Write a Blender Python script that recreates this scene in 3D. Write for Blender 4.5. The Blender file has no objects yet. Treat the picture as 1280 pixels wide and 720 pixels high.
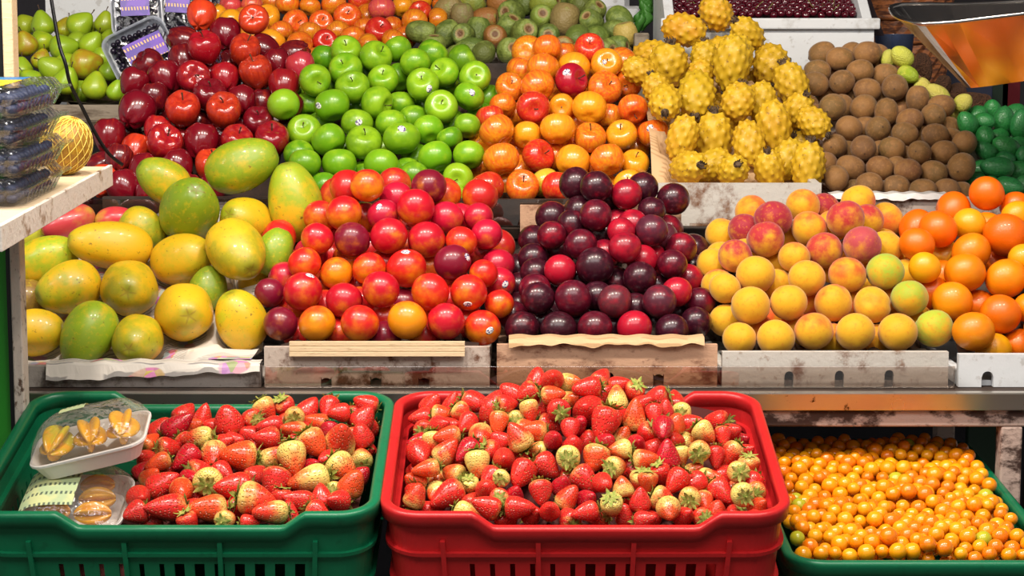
import bpy, math, random
import numpy as np
from mathutils import Vector, Matrix
from mathutils.bvhtree import BVHTree

random.seed(7)
C = bpy.context.scene.collection
PI = math.pi

# ------------------------------------------------------------------ camera
ZC = 1.55
F = 2400.0
TH = math.radians(7.0)
CT, ST = math.cos(TH), math.sin(TH)
CAM = Vector((0, 0, ZC))
FWD, UP, RIGHT = Vector((0, CT, -ST)), Vector((0, ST, CT)), Vector((1, 0, 0))
cam_data = bpy.data.cameras.new('camera')
cam_data.sensor_width = 36.0
cam_data.lens = 36.0 * F / 1280.0
cam_data.clip_start = 0.05
cam = bpy.data.objects.new('camera', cam_data)
cam.location = CAM
cam.rotation_euler = (PI / 2 - TH, 0, 0)
C.objects.link(cam)
bpy.context.scene.camera = cam


def ray(px, py):
    return FWD + RIGHT * ((px - 640) / F) + UP * ((360 - py) / F)


def P(px, py, d):
    """point at depth d along the camera axis"""
    return CAM + ray(px, py) * d


def PY(px, py, Y):
    """point on the vertical plane y = Y"""
    r = ray(px, py)
    return CAM + r * (Y / r.y)


def PYZ(z, Y):
    """image row of height z on the plane y = Y"""
    t = (z - ZC) / Y
    return 360 - F * (t * CT + ST) / (CT - t * ST)


# ------------------------------------------------------------------ objects
def tag(o, label=None, cat=None, group=None, kind=None):
    if label: o['label'] = label
    if cat: o['category'] = cat
    if group: o['group'] = group
    if kind: o['kind'] = kind
    return o


def link(o, parent=None):
    C.objects.link(o)
    if parent is not None:
        o.parent = parent
    return o


def empty(name, loc=(0, 0, 0), rot=(0, 0, 0)):
    o = bpy.data.objects.new(name, None)
    o.empty_display_size = 0.05
    o.location = loc
    o.rotation_euler = rot
    return link(o)


class MB:
    """collects geometry for ONE mesh"""

    def __init__(self):
        self.v, self.f, self.mi, self.cur = [], [], [], 0

    def add(self, verts, faces):
        b = len(self.v)
        self.v.extend(tuple(p) for p in verts)
        self.f.extend(tuple(b + i for i in q) for q in faces)
        self.mi.extend([self.cur] * len(faces))
        return self

    def hexa(self, p):
        return self.add(p, [(0, 3, 2, 1), (4, 5, 6, 7), (0, 1, 5, 4), (1, 2, 6, 5), (2, 3, 7, 6), (3, 0, 4, 7)])

    def box(self, x0, x1, y0, y1, z0, z1):
        return self.hexa([(x0, y0, z0), (x1, y0, z0), (x1, y1, z0), (x0, y1, z0),
                          (x0, y0, z1), (x1, y0, z1), (x1, y1, z1), (x0, y1, z1)])

    def grid(self, pts, nu, nv, wrap=False):
        """pts[j*nu+i]"""
        fs = []
        for j in range(nv - 1):
            for i in range(nu if wrap else nu - 1):
                k = (i + 1) % nu
                fs.append((j * nu + i, j * nu + k, (j + 1) * nu + k, (j + 1) * nu + i))
        return self.add(pts, fs)

    def tube(self, path, r, n=8, close=False):
        path = [Vector(p) for p in path]
        rr = r if isinstance(r, (list, tuple)) else [r] * len(path)
        pts = []
        for i, p in enumerate(path):
            t = (path[min(i + 1, len(path) - 1)] - path[max(i - 1, 0)])
            if close:
                t = path[(i + 1) % len(path)] - path[i - 1]
            t.normalize()
            a = t.orthogonal().normalized() if i == 0 else (a - t * a.dot(t)).normalized()
            b = t.cross(a)
            for k in range(n):
                c = 2 * PI * k / n
                pts.append(p + (a * math.cos(c) + b * math.sin(c)) * rr[i])
        if close:
            pts += pts[:n]
            self.grid(pts, n, len(path) + 1, True)
        else:
            self.grid(pts, n, len(path), True)
            L = len(pts)
            self.add([pts[i] for i in range(n)], [tuple(range(n))[::-1]])
            self.add([pts[L - n + i] for i in range(n)], [tuple(range(n))])
        return self

    def mesh(self, name, mats, smooth=True):
        me = bpy.data.meshes.new(name)
        me.from_pydata([tuple(v) for v in self.v], [], self.f)
        for m in (mats if isinstance(mats, (list, tuple)) else [mats]):
            me.materials.append(m)
        if smooth:
            me.polygons.foreach_set('use_smooth', [True] * len(me.polygons))
        if any(self.mi):
            me.polygons.foreach_set('material_index', self.mi)
        me.update()
        return me

    def build(self, name, mats, parent=None, smooth=False, bevel=0.0, seg=2):
        o = bpy.data.objects.new(name, self.mesh(name, mats, smooth))
        link(o, parent)
        if bevel:
            m = o.modifiers.new('bevel', 'BEVEL')
            m.width = bevel
            m.segments = seg
            m.limit_method = 'ANGLE'
            m.angle_limit = math.radians(40)
        return o


def solidify(o, t, offset=0):
    m = o.modifiers.new('thickness', 'SOLIDIFY')
    m.thickness = t
    m.offset = offset
    return o


# ------------------------------------------------------------------ colours and materials
def hx(s):
    s = s.lstrip('#')
    out = []
    for i in (0, 2, 4):
        c = int(s[i:i + 2], 16) / 255
        out.append(c / 12.92 if c <= 0.04045 else ((c + 0.055) / 1.055) ** 2.4)
    return tuple(out) + (1.0,)


class N:
    """thin wrapper for a node tree"""

    def __init__(self, name):
        self.m = bpy.data.materials.new(name)
        self.m.use_nodes = True
        self.t = self.m.node_tree
        self.t.nodes.clear()
        self.out = self.t.nodes.new('ShaderNodeOutputMaterial')

    def n(self, kind, **kw):
        x = self.t.nodes.new('ShaderNode' + kind)
        for k, v in kw.items():
            setattr(x, k, v)
        return x

    def set(self, sock, v):
        if isinstance(v, bpy.types.NodeSocket):
            self.t.links.new(v, sock)
        elif v is not None:
            sock.default_value = v

    def math(self, op, a, b=None, c=None, clamp=False):
        x = self.n('Math', operation=op, use_clamp=clamp)
        self.set(x.inputs[0], a)
        if b is not None: self.set(x.inputs[1], b)
        if c is not None: self.set(x.inputs[2], c)
        return x.outputs[0]

    def mix(self, f, a, b, mode='MIX'):
        x = self.n('MixRGB', blend_type=mode)
        self.set(x.inputs[0], f)
        self.set(x.inputs[1], a)
        self.set(x.inputs[2], b)
        return x.outputs[0]

    def ramp(self, f, lo, hi):
        x = self.n('MapRange', interpolation_type='SMOOTHSTEP')
        self.set(x.inputs[0], f)
        x.inputs[1].default_value = lo
        x.inputs[2].default_value = hi
        return x.outputs[0]

    def coords(self, scale=(1, 1, 1), rnd=True, which='Object'):
        tc = self.n('TexCoord').outputs[which]
        mp = self.n('Mapping')
        self.set(mp.inputs['Vector'], tc)
        mp.inputs['Scale'].default_value = scale
        if rnd:
            oi = self.info()
            r = self.math('MULTIPLY', oi.outputs['Random'], 37.0)
            cx = self.n('CombineXYZ')
            for i in range(3): self.set(cx.inputs[i], r)
            self.set(mp.inputs['Location'], cx.outputs[0])
        return mp.outputs[0]

    def info(self):
        if not hasattr(self, '_oi'):
            self._oi = self.n('ObjectInfo')
        return self._oi

    def noise(self, vec, scale=4.0, detail=3.0, rough=0.55):
        x = self.n('TexNoise')
        self.set(x.inputs['Vector'], vec)
        x.inputs['Scale'].default_value = scale
        x.inputs['Detail'].default_value = detail
        x.inputs['Roughness'].default_value = rough
        return x.outputs[0]

    def voro(self, vec, scale=8.0, out='Distance', rnd=1.0):
        x = self.n('TexVoronoi')
        self.set(x.inputs['Vector'], vec)
        x.inputs['Scale'].default_value = scale
        x.inputs['Randomness'].default_value = rnd
        return x.outputs[out]

    def sepz(self):
        s = self.n('SeparateXYZ')
        self.set(s.inputs[0], self.n('TexCoord').outputs['Object'])
        return s

    def bump(self, h, strength=0.3, dist=0.02):
        x = self.n('Bump')
        x.inputs['Strength'].default_value = strength
        x.inputs['Distance'].default_value = dist
        self.set(x.inputs['Height'], h)
        return x.outputs[0]

    def bsdf(self, col, rough=0.5, normal=None, metal=0.0, spec=0.5, coat=0.0, coat_rough=0.1, sss=0.0, sheen=0.0, trans=0.0):
        b = self.n('BsdfPrincipled')
        self.set(b.inputs['Base Color'], col)
        self.set(b.inputs['Roughness'], rough)
        b.inputs['Metallic'].default_value = metal
        b.inputs['Specular IOR Level'].default_value = spec
        b.inputs['Coat Weight'].default_value = coat
        b.inputs['Coat Roughness'].default_value = coat_rough
        b.inputs['Sheen Weight'].default_value = sheen
        if normal is not None:
            self.set(b.inputs['Normal'], normal)
        self.t.links.new(b.outputs[0], self.out.inputs[0])
        return self.m


def plain(name, col, rough=0.5, **kw):
    return N(name).bsdf(hx(col), rough, **kw)


def fruit_mat(name, base, rough=0.3, streak=(1, 1, 1), nscale=2.0, zw=0.5, nw=1.3, speck=None, speck_scale=22, speck_size=0.12,
              bump=0.0, bump_scale=14, coat=0.0, ends=None, spec=0.5, soft=0.45, sheen=0.0, var=None, blotch=None, star=None, scar=None, attr=None):
    """skin: ground colour `base`, blush = the object's own colour, covering more as the object's alpha rises"""
    m = N(name)
    oi = m.info()
    v = m.coords(streak)
    nz = m.noise(v, nscale, 4.0)
    z = m.sepz().outputs['Z']
    t = m.math('MULTIPLY', m.math('SUBTRACT', nz, 0.5), nw * 2)
    t = m.math('ADD', t, m.math('MULTIPLY', z, zw))
    t = m.math('ADD', t, m.math('MULTIPLY', m.math('SUBTRACT', oi.outputs['Alpha'], 0.5), 2.6))
    mask = m.ramp(t, -soft, soft)
    col = m.mix(mask, hx(base), oi.outputs['Color'])
    v2 = m.coords()
    if var:
        n2 = m.noise(v2, 5.0, 5.0, 0.65)
        col = m.mix(m.math('MULTIPLY', m.ramp(n2, 0.5, 0.72), var[1]), col, hx(var[0]))
    if blotch:
        n3 = m.noise(v2, blotch[1], 6.0, 0.7)
        col = m.mix(m.ramp(n3, blotch[2], blotch[2] + 0.08), col, hx(blotch[0]))
    if speck:
        d = m.voro(v2, speck_scale)
        col = m.mix(m.math('MULTIPLY', m.math('SUBTRACT', 1.0, m.ramp(d, speck_size * 0.6, speck_size)), 0.7), col, hx(speck))
    if ends:
        e = m.ramp(z, ends[1], ends[2])
        col = m.mix(e, col, hx(ends[0]))
    if attr:
        an = m.n('Attribute', attribute_name=attr[0])
        col = m.mix(m.math('MULTIPLY', an.outputs['Fac'], .8), col, hx(attr[1]))
    if star or scar:
        sp = m.sepz()
        rr = m.math('SQRT', m.math('ADD', m.math('POWER', sp.outputs['X'], 2.0), m.math('POWER', sp.outputs['Y'], 2.0)))
        top = m.ramp(sp.outputs['Z'], .3, .5)
    if star:
        ang = m.math('ARCTAN2', sp.outputs['Y'], sp.outputs['X'])
        arm = m.math('MULTIPLY_ADD', m.math('COSINE', m.math('MULTIPLY', ang, 5.0)), .5, .5)
        reach = m.math('MULTIPLY_ADD', m.math('POWER', arm, 4.0), .24, .08)
        ins = m.math('SUBTRACT', reach, rr)
        wide = m.math('SUBTRACT', 1.0, m.ramp(rr, .10, .62))
        col = m.mix(m.math('MULTIPLY', m.math('MULTIPLY', wide, top), .55), col, hx(star[0]))
        col = m.mix(m.math('MULTIPLY', m.math('MULTIPLY', m.ramp(ins, -.04, .07), top), .42), col, hx(star[1]))
    if scar:
        col = m.mix(m.math('MULTIPLY', m.math('SUBTRACT', 1.0, m.ramp(rr, .40, .46)), top), col, hx(scar[0]))
        col = m.mix(m.math('MULTIPLY', m.math('SUBTRACT', 1.0, m.ramp(rr, .20, .34)), top), col, hx(scar[1]))
    nrm = None
    if bump:
        nrm = m.bump(m.noise(v2, bump_scale, 3.0), bump, 0.05)
    return m.bsdf(col, rough, nrm, coat=coat, spec=spec, sheen=sheen)


def clear_mat(name, tint='#ffffff', refl=0.12, rough=0.05, bump=0.0, bscale=30, haze=0.0, hazecol='#ffffff', fres=.6):
    """thin clear plastic: mostly see-through, with reflections"""
    m = N(name)
    nrm = None
    if bump:
        nrm = m.bump(m.noise(m.coords(rnd=False), bscale, 2.0), bump, 0.01)
    tr = m.n('BsdfTransparent')
    tr.inputs[0].default_value = hx(tint)
    gl = m.n('BsdfGlossy')
    gl.inputs['Roughness'].default_value = rough
    if nrm is not None: m.set(gl.inputs['Normal'], nrm)
    lw = m.n('LayerWeight')
    lw.inputs[0].default_value = 0.35
    if nrm is not None: m.set(lw.inputs['Normal'], nrm)
    f = m.math('ADD', m.math('MULTIPLY', lw.outputs['Fresnel'], fres), refl, clamp=True)
    mx = m.n('MixShader')
    m.set(mx.inputs[0], f)
    m.t.links.new(tr.outputs[0], mx.inputs[1])
    m.t.links.new(gl.outputs[0], mx.inputs[2])
    last = mx.outputs[0]
    if haze:
        df = m.n('BsdfDiffuse')
        df.inputs[0].default_value = hx(hazecol)
        m2 = m.n('MixShader')
        m2.inputs[0].default_value = haze
        m.t.links.new(last, m2.inputs[1])
        m.t.links.new(df.outputs[0], m2.inputs[2])
        last = m2.outputs[0]
    m.t.links.new(last, m.out.inputs[0])
    return m.m


def stained(name, base, stain, scale=5.0, lo=0.5, hi=0.7, rough=0.75, streak=(1, 1, 1), bump=0.15, second=None):
    m = N(name)
    v = m.coords(streak)
    n1 = m.noise(v, scale, 7.0, 0.68)
    col = m.mix(m.ramp(n1, lo, hi), hx(base), hx(stain))
    n2 = m.noise(v, scale * 6, 4.0, 0.6)
    col = m.mix(m.math('MULTIPLY', m.ramp(n2, 0.58, 0.7), 0.5), col, hx(second or stain))
    return m.bsdf(col, rough, m.bump(n2, bump, 0.01))


ORD = 'zeroth first second third fourth fifth sixth seventh eighth ninth tenth eleventh twelfth thirteenth fourteenth fifteenth sixteenth seventeenth eighteenth nineteenth'.split()
TENS = {20: 'twentieth', 30: 'thirtieth', 40: 'fortieth', 50: 'fiftieth'}
TENW = {20: 'twenty', 30: 'thirty', 40: 'forty', 50: 'fifty'}


def nth(n):
    if n < 20: return ORD[n]
    t = n // 10 * 10
    return TENS[t] if n == t else TENW[t] + '-' + ORD[n - t]
# ------------------------------------------------------------------ fruit shapes (unit radius, +z = stem end)
def ball(name, mats, fn, nu=28, nv=18, mi=None):
    mb = MB()
    pts = [fn(0, 0)]
    for j in range(1, nv):
        for i in range(nu):
            pts.append(fn(2 * PI * i / nu, PI * j / nv))
    pts.append(fn(0, PI))
    fs, ms = [], []
    last = len(pts) - 1
    for i in range(nu):
        k = (i + 1) % nu
        fs.append((0, 1 + i, 1 + k))
        ms.append(0)
    for j in range(nv - 2):
        for i in range(nu):
            k = (i + 1) % nu
            a = 1 + j * nu
            fs.append((a + i, a + nu + i, a + nu + k, a + k))
            ms.append(j + 1)
    a = 1 + (nv - 2) * nu
    for i in range(nu):
        k = (i + 1) % nu
        fs.append((a + i, last, a + k))
        ms.append(nv - 1)
    mb.add(pts, fs)
    if mi:
        mb.mi = [mi(r) for r in ms]
    return mb.mesh(name, mats)


def sph(r, u, z):
    return (r * math.cos(u), r * math.sin(u), z)


def g(x, s):
    return math.exp(-(x / s) ** 2)


def wob(u, v, seed, amp):
    return 1 + amp * (math.sin(2 * u + seed) * math.sin(v) + 0.7 * math.sin(3 * u + 2.3 * seed + 1.5 * v) * math.sin(v) + 0.6 * math.cos(2 * v + seed * 1.7))


def f_apple(h=0.88, taper=0.06, lobes=0.0, dim=0.30, seed=0, bot=0.16):
    def fn(u, v):
        s, c = math.sin(v), math.cos(v)
        r = s ** 0.92 * (1 + taper * c) * wob(u, v, seed, 0.018)
        z = h * c * (1 + 0.05 * s * s) - dim * g(v, 0.33) + bot * g(PI - v, 0.34)
        r *= 1 + lobes * 0.35 * math.cos(5 * u) * max(0, -c) ** 1.5
        z += -lobes * math.cos(5 * u) * g(PI - v - 0.55, 0.35) + lobes * 0.6 * math.cos(5 * u + .6) * g(v - 0.6, 0.35)
        return sph(r, u, z)
    return fn


def f_stone(h=0.96, crease=0.06, dim=0.12, tip=0.03, seed=0, amp=0.012):
    def fn(u, v):
        s, c = math.sin(v), math.cos(v)
        du = (u + PI) % (2 * PI) - PI
        r = s * wob(u, v, seed, amp) * (1 - crease * g(du, 0.16) * s + crease * 0.35 * g(du, 0.6) * s)
        z = h * c - dim * g(v, 0.28) - tip * g(PI - v, 0.2)
        return sph(r, u, z)
    return fn


def f_oblate(h=0.9, seed=0):
    def fn(u, v):
        s, c = math.sin(v), math.cos(v)
        return sph(s ** 0.95 * wob(u, v, seed, 0.012), u, h * c - 0.05 * g(v, 0.2) - 0.02 * g(v, .1))
    return fn


def f_papaya(h=1.35, seed=0, neck=0.1):
    def fn(u, v):
        s, c = math.sin(v), math.cos(v)
        r = s ** 0.9 * (1 - neck * c) * (1 + 0.022 * math.cos(5 * u + seed) * s) * wob(u, v, seed, 0.015)
        z = h * c - 0.05 * g(v, 0.16) * 1.5 + 0.02 * g(PI - v, .2)
        return sph(r, u, z)
    return fn


def f_kiwi(h=1.2, seed=0):
    def fn(u, v):
        s, c = math.sin(v), math.cos(v)
        r = s ** 0.88 * wob(u, v, seed, 0.018)
        z = h * c + 0.06 * g(v, 0.1) - 0.05 * g(v - 0.28, .12) + 0.03 * g(PI - v, 0.25)
        return sph(r, u, z)
    return fn


def f_pear(seed=0):
    def fn(u, v):
        s, c = math.sin(v), math.cos(v)
        r = s * (1.0 - 0.30 * max(0, c) ** 1.3) * wob(u, v, seed, 0.02)
        if c > 0: r *= 1 - 0.12 * c
        z = c * (1.28 if c > 0 else 0.86) - 0.05 * g(v, 0.15) + 0.10 * g(PI - v, 0.25)
        return sph(r, u, z)
    return fn


def f_tuna(seed=0):
    def fn(u, v):
        s, c = math.sin(v), math.cos(v)
        r = s ** 0.75 * (1 + 0.07 * c) * wob(u, v, seed, 0.025)
        z = 1.3 * c - 0.30 * g(v, 0.36) + 0.03 * g(v - .62, .12)
        return sph(r, u, z)
    return fn


def f_green(seed=0):
    def fn(u, v):
        s, c = math.sin(v), math.cos(v)
        r = s ** 0.95 * (1 - 0.12 * c) * wob(u, v, seed, 0.03)
        r *= 1 + 0.02 * math.sin(7 * u + seed + 2 * math.sin(3 * v)) * s
        z = 1.3 * c + 0.06 * g(v, 0.12)
        return sph(r, u, z)
    return fn


def f_lump(seed=0, h=1.5):
    def fn(u, v):
        s, c = math.sin(v), math.cos(v)
        r = s ** .8 * wob(u, v, seed, 0.10) * (1 + .05 * math.sin(5 * u + 3 * v + seed))
        return sph(r, u, h * c * (1 + .06 * math.sin(2 * u + seed)))
    return fn


def f_pitahaya(seed=0, h=1.42):
    rnd = random.Random(seed)
    pts = []
    n = 62
    for i in range(n):
        z = 1 - (2 * i + 1) / n
        a = i * 2.39996 + seed
        q = math.sqrt(1 - z * z)
        pts.append((q * math.cos(a), q * math.sin(a), z, 0.75 + 0.5 * rnd.random()))

    def fn(u, v):
        s, c = math.sin(v), math.cos(v)
        x, y = s * math.cos(u), s * math.sin(u)
        d = 0
        for (a, b, e, k) in pts:
            q = (x - a) ** 2 + (y - b) ** 2 + (c - e) ** 2
            if q < .10:
                d += k * (0.110 * math.exp(-q / 0.014) + 0.018 * math.exp(-q / 0.002))
        r = s ** 0.88 * (0.86 + 0.03 * c) + d * s
        return (r * math.cos(u), r * math.sin(u), h * 0.90 * c + d * c)
    fn.pts = pts
    return fn


def areoles(me, fn, nu, nv):
    """the brown spine scar on the tip of each knob"""
    at = me.attributes.new('areole', 'FLOAT', 'POINT')
    vals = []
    for j in range(nv + 1):
        for i in range(nu if 0 < j < nv else 1):
            v, u = PI * j / nv, 2 * PI * i / nu
            s, c = math.sin(v), math.cos(v)
            x, y = s * math.cos(u), s * math.sin(u)
            vals.append(min(1.0, sum(math.exp(-((x - a) ** 2 + (y - b) ** 2 + (c - e) ** 2) / .0016) * (k > .95) for (a, b, e, k) in fn.pts)))
    at.data.foreach_set('value', vals)
    return me


def f_straw(seed=0, point=1.0):
    def fn(u, v):
        # +z = tip, -z = calyx
        s, c = math.sin(v), math.cos(v)
        t = (1 - c) / 2                      # 0 tip .. 1 calyx
        prof = (t ** (0.56 * point)) * (1 - t ** 5.0) ** 0.55 * 1.34
        r = prof * wob(u, v, seed, 0.035)
        z = 1.30 - 2.45 * t + 0.12 * g(PI - v, 0.4) * 1.6
        return sph(r, u, z)
    return fn


def f_round(seed=0, h=1.0, dim=0.0):
    def fn(u, v):
        s, c = math.sin(v), math.cos(v)
        return sph(s * wob(u, v, seed, 0.012), u, h * c - dim * g(v, .3))
    return fn


# ---- materials of the fruit skins
M = {}
M['green_apple'] = fruit_mat('green_apple_skin', '#93BD20', 0.31, nscale=1.6, zw=-0.3, speck='#C8DE7A', speck_scale=20, speck_size=.055, coat=.15)
M['gala'] = fruit_mat('gala_apple_skin', '#F2A81C', 0.27, streak=(7, 7, 0.9), nscale=1.0, zw=0.25, nw=1.2, speck='#F8D27A', speck_scale=20, speck_size=.05, coat=.5, soft=1.1)
M['red_apple'] = fruit_mat('red_apple_skin', '#D8451C', 0.22, streak=(4, 4, 0.8), nscale=1.0, zw=-0.1, nw=1.2, speck='#E89A70', speck_scale=18, speck_size=.05, coat=.6, soft=.9,
                           ends=('#C89A30', 0.93, 1.15))
M['nectarine'] = fruit_mat('nectarine_skin', '#EE9210', 0.32, nscale=1.3, zw=0.65, nw=1.5, coat=.25, soft=.85, speck='#F0A060', speck_scale=26, speck_size=.05)
M['plum'] = fruit_mat('plum_skin', '#B3122B', 0.3, nscale=1.5, zw=0.1, nw=1.3, coat=.18, soft=.8, speck='#C46A70', speck_scale=24, speck_size=.055, var=('#7A3848', .35))
M['peach'] = fruit_mat('peach_skin', '#DCA41A', 0.6, nscale=1.5, zw=0.75, nw=1.4, soft=.65, sheen=.25, spec=.25, var=('#D07E18', .6))
M['mandarin'] = fruit_mat('mandarin_skin', '#EE9A08', 0.36, nscale=1.1, zw=0.2, soft=.7, bump=.12, bump_scale=30, coat=.2)
M['papaya'] = fruit_mat('papaya_skin', '#DDAF1A', 0.45, nscale=1.9, zw=0.35, nw=1.6, soft=.6, coat=.15, blotch=('#7E641E', 6.0, .60), star=('#5E7A1C', '#7A5A1E'), var=('#C2B01E', .8))
M['kiwi'] = fruit_mat('kiwi_skin', '#94693A', 0.52, nscale=2, bump=.25, bump_scale=30, spec=.35, sheen=.12, var=('#B0824A', .6), ends=('#3A2414', 1.17, 1.23))
M['pear'] = fruit_mat('pear_skin', '#A9B81C', 0.36, nscale=1.6, zw=.2, speck='#5E6A14', speck_scale=16, speck_size=.07, coat=.2)
M['tuna'] = fruit_mat('prickly_pear_skin', '#8A9A48', 0.5, nscale=1.8, zw=-.3, speck='#5A5420', speck_scale=5, speck_size=.07, scar=('#A08A58', '#6E4A2A'), bump=.2, bump_scale=5)
M['green'] = fruit_mat('green_feijoa_skin', '#267A38', 0.40, nscale=2.2, bump=.2, bump_scale=5, coat=.25, var=('#0F5A28', .8))
M['guava'] = fruit_mat('guava_skin', '#C8CC4A', 0.45, nscale=2, bump=.4, bump_scale=7)
M['root'] = fruit_mat('root_skin', '#7A5030', 0.85, nscale=3, bump=1.0, bump_scale=6, var=('#4A3018', .8))
M['pitahaya'] = fruit_mat('pitahaya_skin', '#CDA51A', 0.58, nscale=1.7, zw=-0.2, soft=.6, attr=('areole', '#6E4A18'), blotch=('#86601C', 4.2, .585), coat=.1)
M['mango'] = fruit_mat('mango_skin', '#B8B030', 0.32, nscale=1.2, zw=.4, soft=.9, speck='#E0C080', speck_scale=22, speck_size=.06, coat=.2)
M['cherry'] = plain('cherry_skin', '#4A0818', 0.15, coat=.5)
M['grape'] = plain('grape_skin', '#1B1426', 0.25, coat=.2)
M['blueberry'] = fruit_mat('blueberry_skin', '#20263F', 0.55, nscale=2)
M['stem'] = plain('stem_brown', '#4A3420', 0.7)
M['stem_green'] = plain('stem_green', '#6C7A2A', 0.6)
M['dry'] = stained('dried_flower', '#5A4630', '#2A1C12', 6, .45, .6)
M['calyx'] = stained('calyx_green', '#7A8E30', '#B5A858', 4, .42, .62, bump=.1)
M['star'] = fruit_mat('starfruit_skin', '#E8A80C', 0.25, nscale=2, coat=.3, speck='#6A4A10', speck_scale=4, speck_size=.05)


def straw_mat():
    m = N('strawberry_skin')
    oi = m.info()
    tc = m.n('TexCoord').outputs['Object']
    z = m.sepz().outputs['Z']
    nz = m.noise(m.coords(), 1.6, 3.0)
    t = m.math('ADD', m.math('MULTIPLY', z, -0.55), m.math('MULTIPLY', m.math('SUBTRACT', nz, .5), 1.2))
    t = m.math('ADD', t, m.math('MULTIPLY', m.math('SUBTRACT', oi.outputs['Alpha'], .5), 2.0))
    col = m.mix(m.ramp(t, -0.1, 0.75), oi.outputs['Color'], hx('#E6CE6E'))
    mp = m.n('Mapping')
    m.set(mp.inputs['Vector'], tc)
    mp.inputs['Scale'].default_value = (1, 1, .75)
    d = m.voro(mp.outputs[0], 6.2, rnd=.55)
    seed = m.math('SUBTRACT', 1.0, m.ramp(d, .13, .20))
    col = m.mix(m.math('MULTIPLY', seed, .7), col, hx('#E8B858'))
    pit = m.ramp(d, .12, .42)
    h = m.math('ADD', pit, m.math('MULTIPLY', seed, .5))
    return m.bsdf(col, .30, m.bump(h, .55, .06), coat=.2, coat_rough=.15)


M['straw'] = straw_mat()
M['physalis'] = fruit_mat('physalis_skin', '#F4A20A', 0.24, nscale=1.4, zw=.2, coat=.4, soft=.7, ends=('#E8D070', .96, .99))


def sticker_mat():
    m = N('fruit_sticker')
    v = m.coords((1, 1, 1))
    d = m.voro(v, 9.0)
    col = m.mix(m.ramp(d, .40, .46), hx('#5A4A80'), hx('#ECE8E6'))
    return m.bsdf(col, .35)


M['sticker'] = sticker_mat()

V = {}   # kind -> list of meshes
V['green_apple'] = [ball('green_apple', M['green_apple'], f_apple(.86, .05, 0, .30, s)) for s in (1, 4, 9)]
V['gala_apple'] = [ball('gala_apple', M['gala'], f_apple(.86, .07, .015, .30, s)) for s in (2, 5, 8)]
V['red_apple'] = [ball('red_apple', M['red_apple'], f_apple(1.06, .20, .09, .28, s, .10)) for s in (3, 7, 11)]
V['nectarine'] = [ball('nectarine', M['nectarine'], f_stone(.95, .05, .13, .03, s)) for s in (1, 6, 8)]
V['plum'] = [ball('plum', M['plum'], f_stone(.97, .035, .10, .02, s)) for s in (2, 5)]
V['peach'] = [ball('peach', M['peach'], f_stone(.95, .09, .13, .05, s, .02)) for s in (3, 4, 9)]
V['mandarin'] = [ball('mandarin', M['mandarin'], f_oblate(.90, s)) for s in (2, 6)]
V['papaya'] = [ball('papaya', M['papaya'], f_papaya(h, s, k), 36, 26) for h, s, k in ((1.32, 1, .08), (1.40, 5, .14))]
V['kiwi'] = [ball('kiwi', M['kiwi'], f_kiwi(1.17, s)) for s in (1, 5, 8)]
V['pear'] = [ball('pear', M['pear'], f_pear(s)) for s in (1, 4)]
V['prickly_pear'] = [ball('prickly_pear', M['tuna'], f_tuna(s)) for s in (1, 5, 7)]
V['green_feijoa'] = [ball('green_feijoa', M['green'], f_green(s)) for s in (1, 4, 6)]
V['guava'] = [ball('guava', M['guava'], f_green(s)) for s in (3, 8)]
V['brown_root'] = [ball('brown_root', M['root'], f_lump(s)) for s in (3, 8)]
V['pitahaya'] = []
for s in (1, 2, 3):
    fn_ = f_pitahaya(s)
    V['pitahaya'].append(areoles(ball('pitahaya', M['pitahaya'], fn_, 80, 58), fn_, 80, 58))
V['mango'] = [ball('mango', M['mango'], f_papaya(1.35, 3, .1))]
V['strawberry'] = [ball('strawberry', M['straw'], f_straw(s, p), 26, 20) for s, p in ((1, 1.0), (4, .85), (7, 1.15), (9, 1.0))]
V['physalis'] = [ball('physalis', M['physalis'], f_round(s, .97, .02), 18, 12) for s in (1, 4)]
V['cherry'] = [ball('cherry', M['cherry'], f_stone(.9, .03, .18, 0, 2), 16, 10)]
ASPECT = dict(papaya=1.36, kiwi=1.17, pear=1.1, prickly_pear=1.2, green_feijoa=1.3, guava=1.3, brown_root=1.5, pitahaya=1.35, mango=1.35, strawberry=1.2, red_apple=1.0)


def stem_mesh(name, z0, h, r, lean, mat):
    mb = MB()
    path = [(lean * (k / 4) ** 2, 0, z0 + h * k / 4) for k in range(5)]
    mb.tube(path, [r * .8, r * .75, r * .8, r, r * 1.3], 7)
    return mb.mesh(name, mat)


SM = {
    'green_apple': stem_mesh('stem', .55, .50, .035, .12, M['stem']),
    'gala_apple': stem_mesh('stem', .55, .50, .04, .12, M['stem']),
    'red_apple': stem_mesh('stem', .72, .50, .045, .15, M['stem']),
    'pear': stem_mesh('stem', 1.15, .48, .045, .15, M['stem']),
    'mandarin': stem_mesh('stem', .80, .06, .08, 0, M['stem_green']),
    'cherry': stem_mesh('stem', .7, 2.2, .07, .9, M['stem_green']),
}


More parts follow.
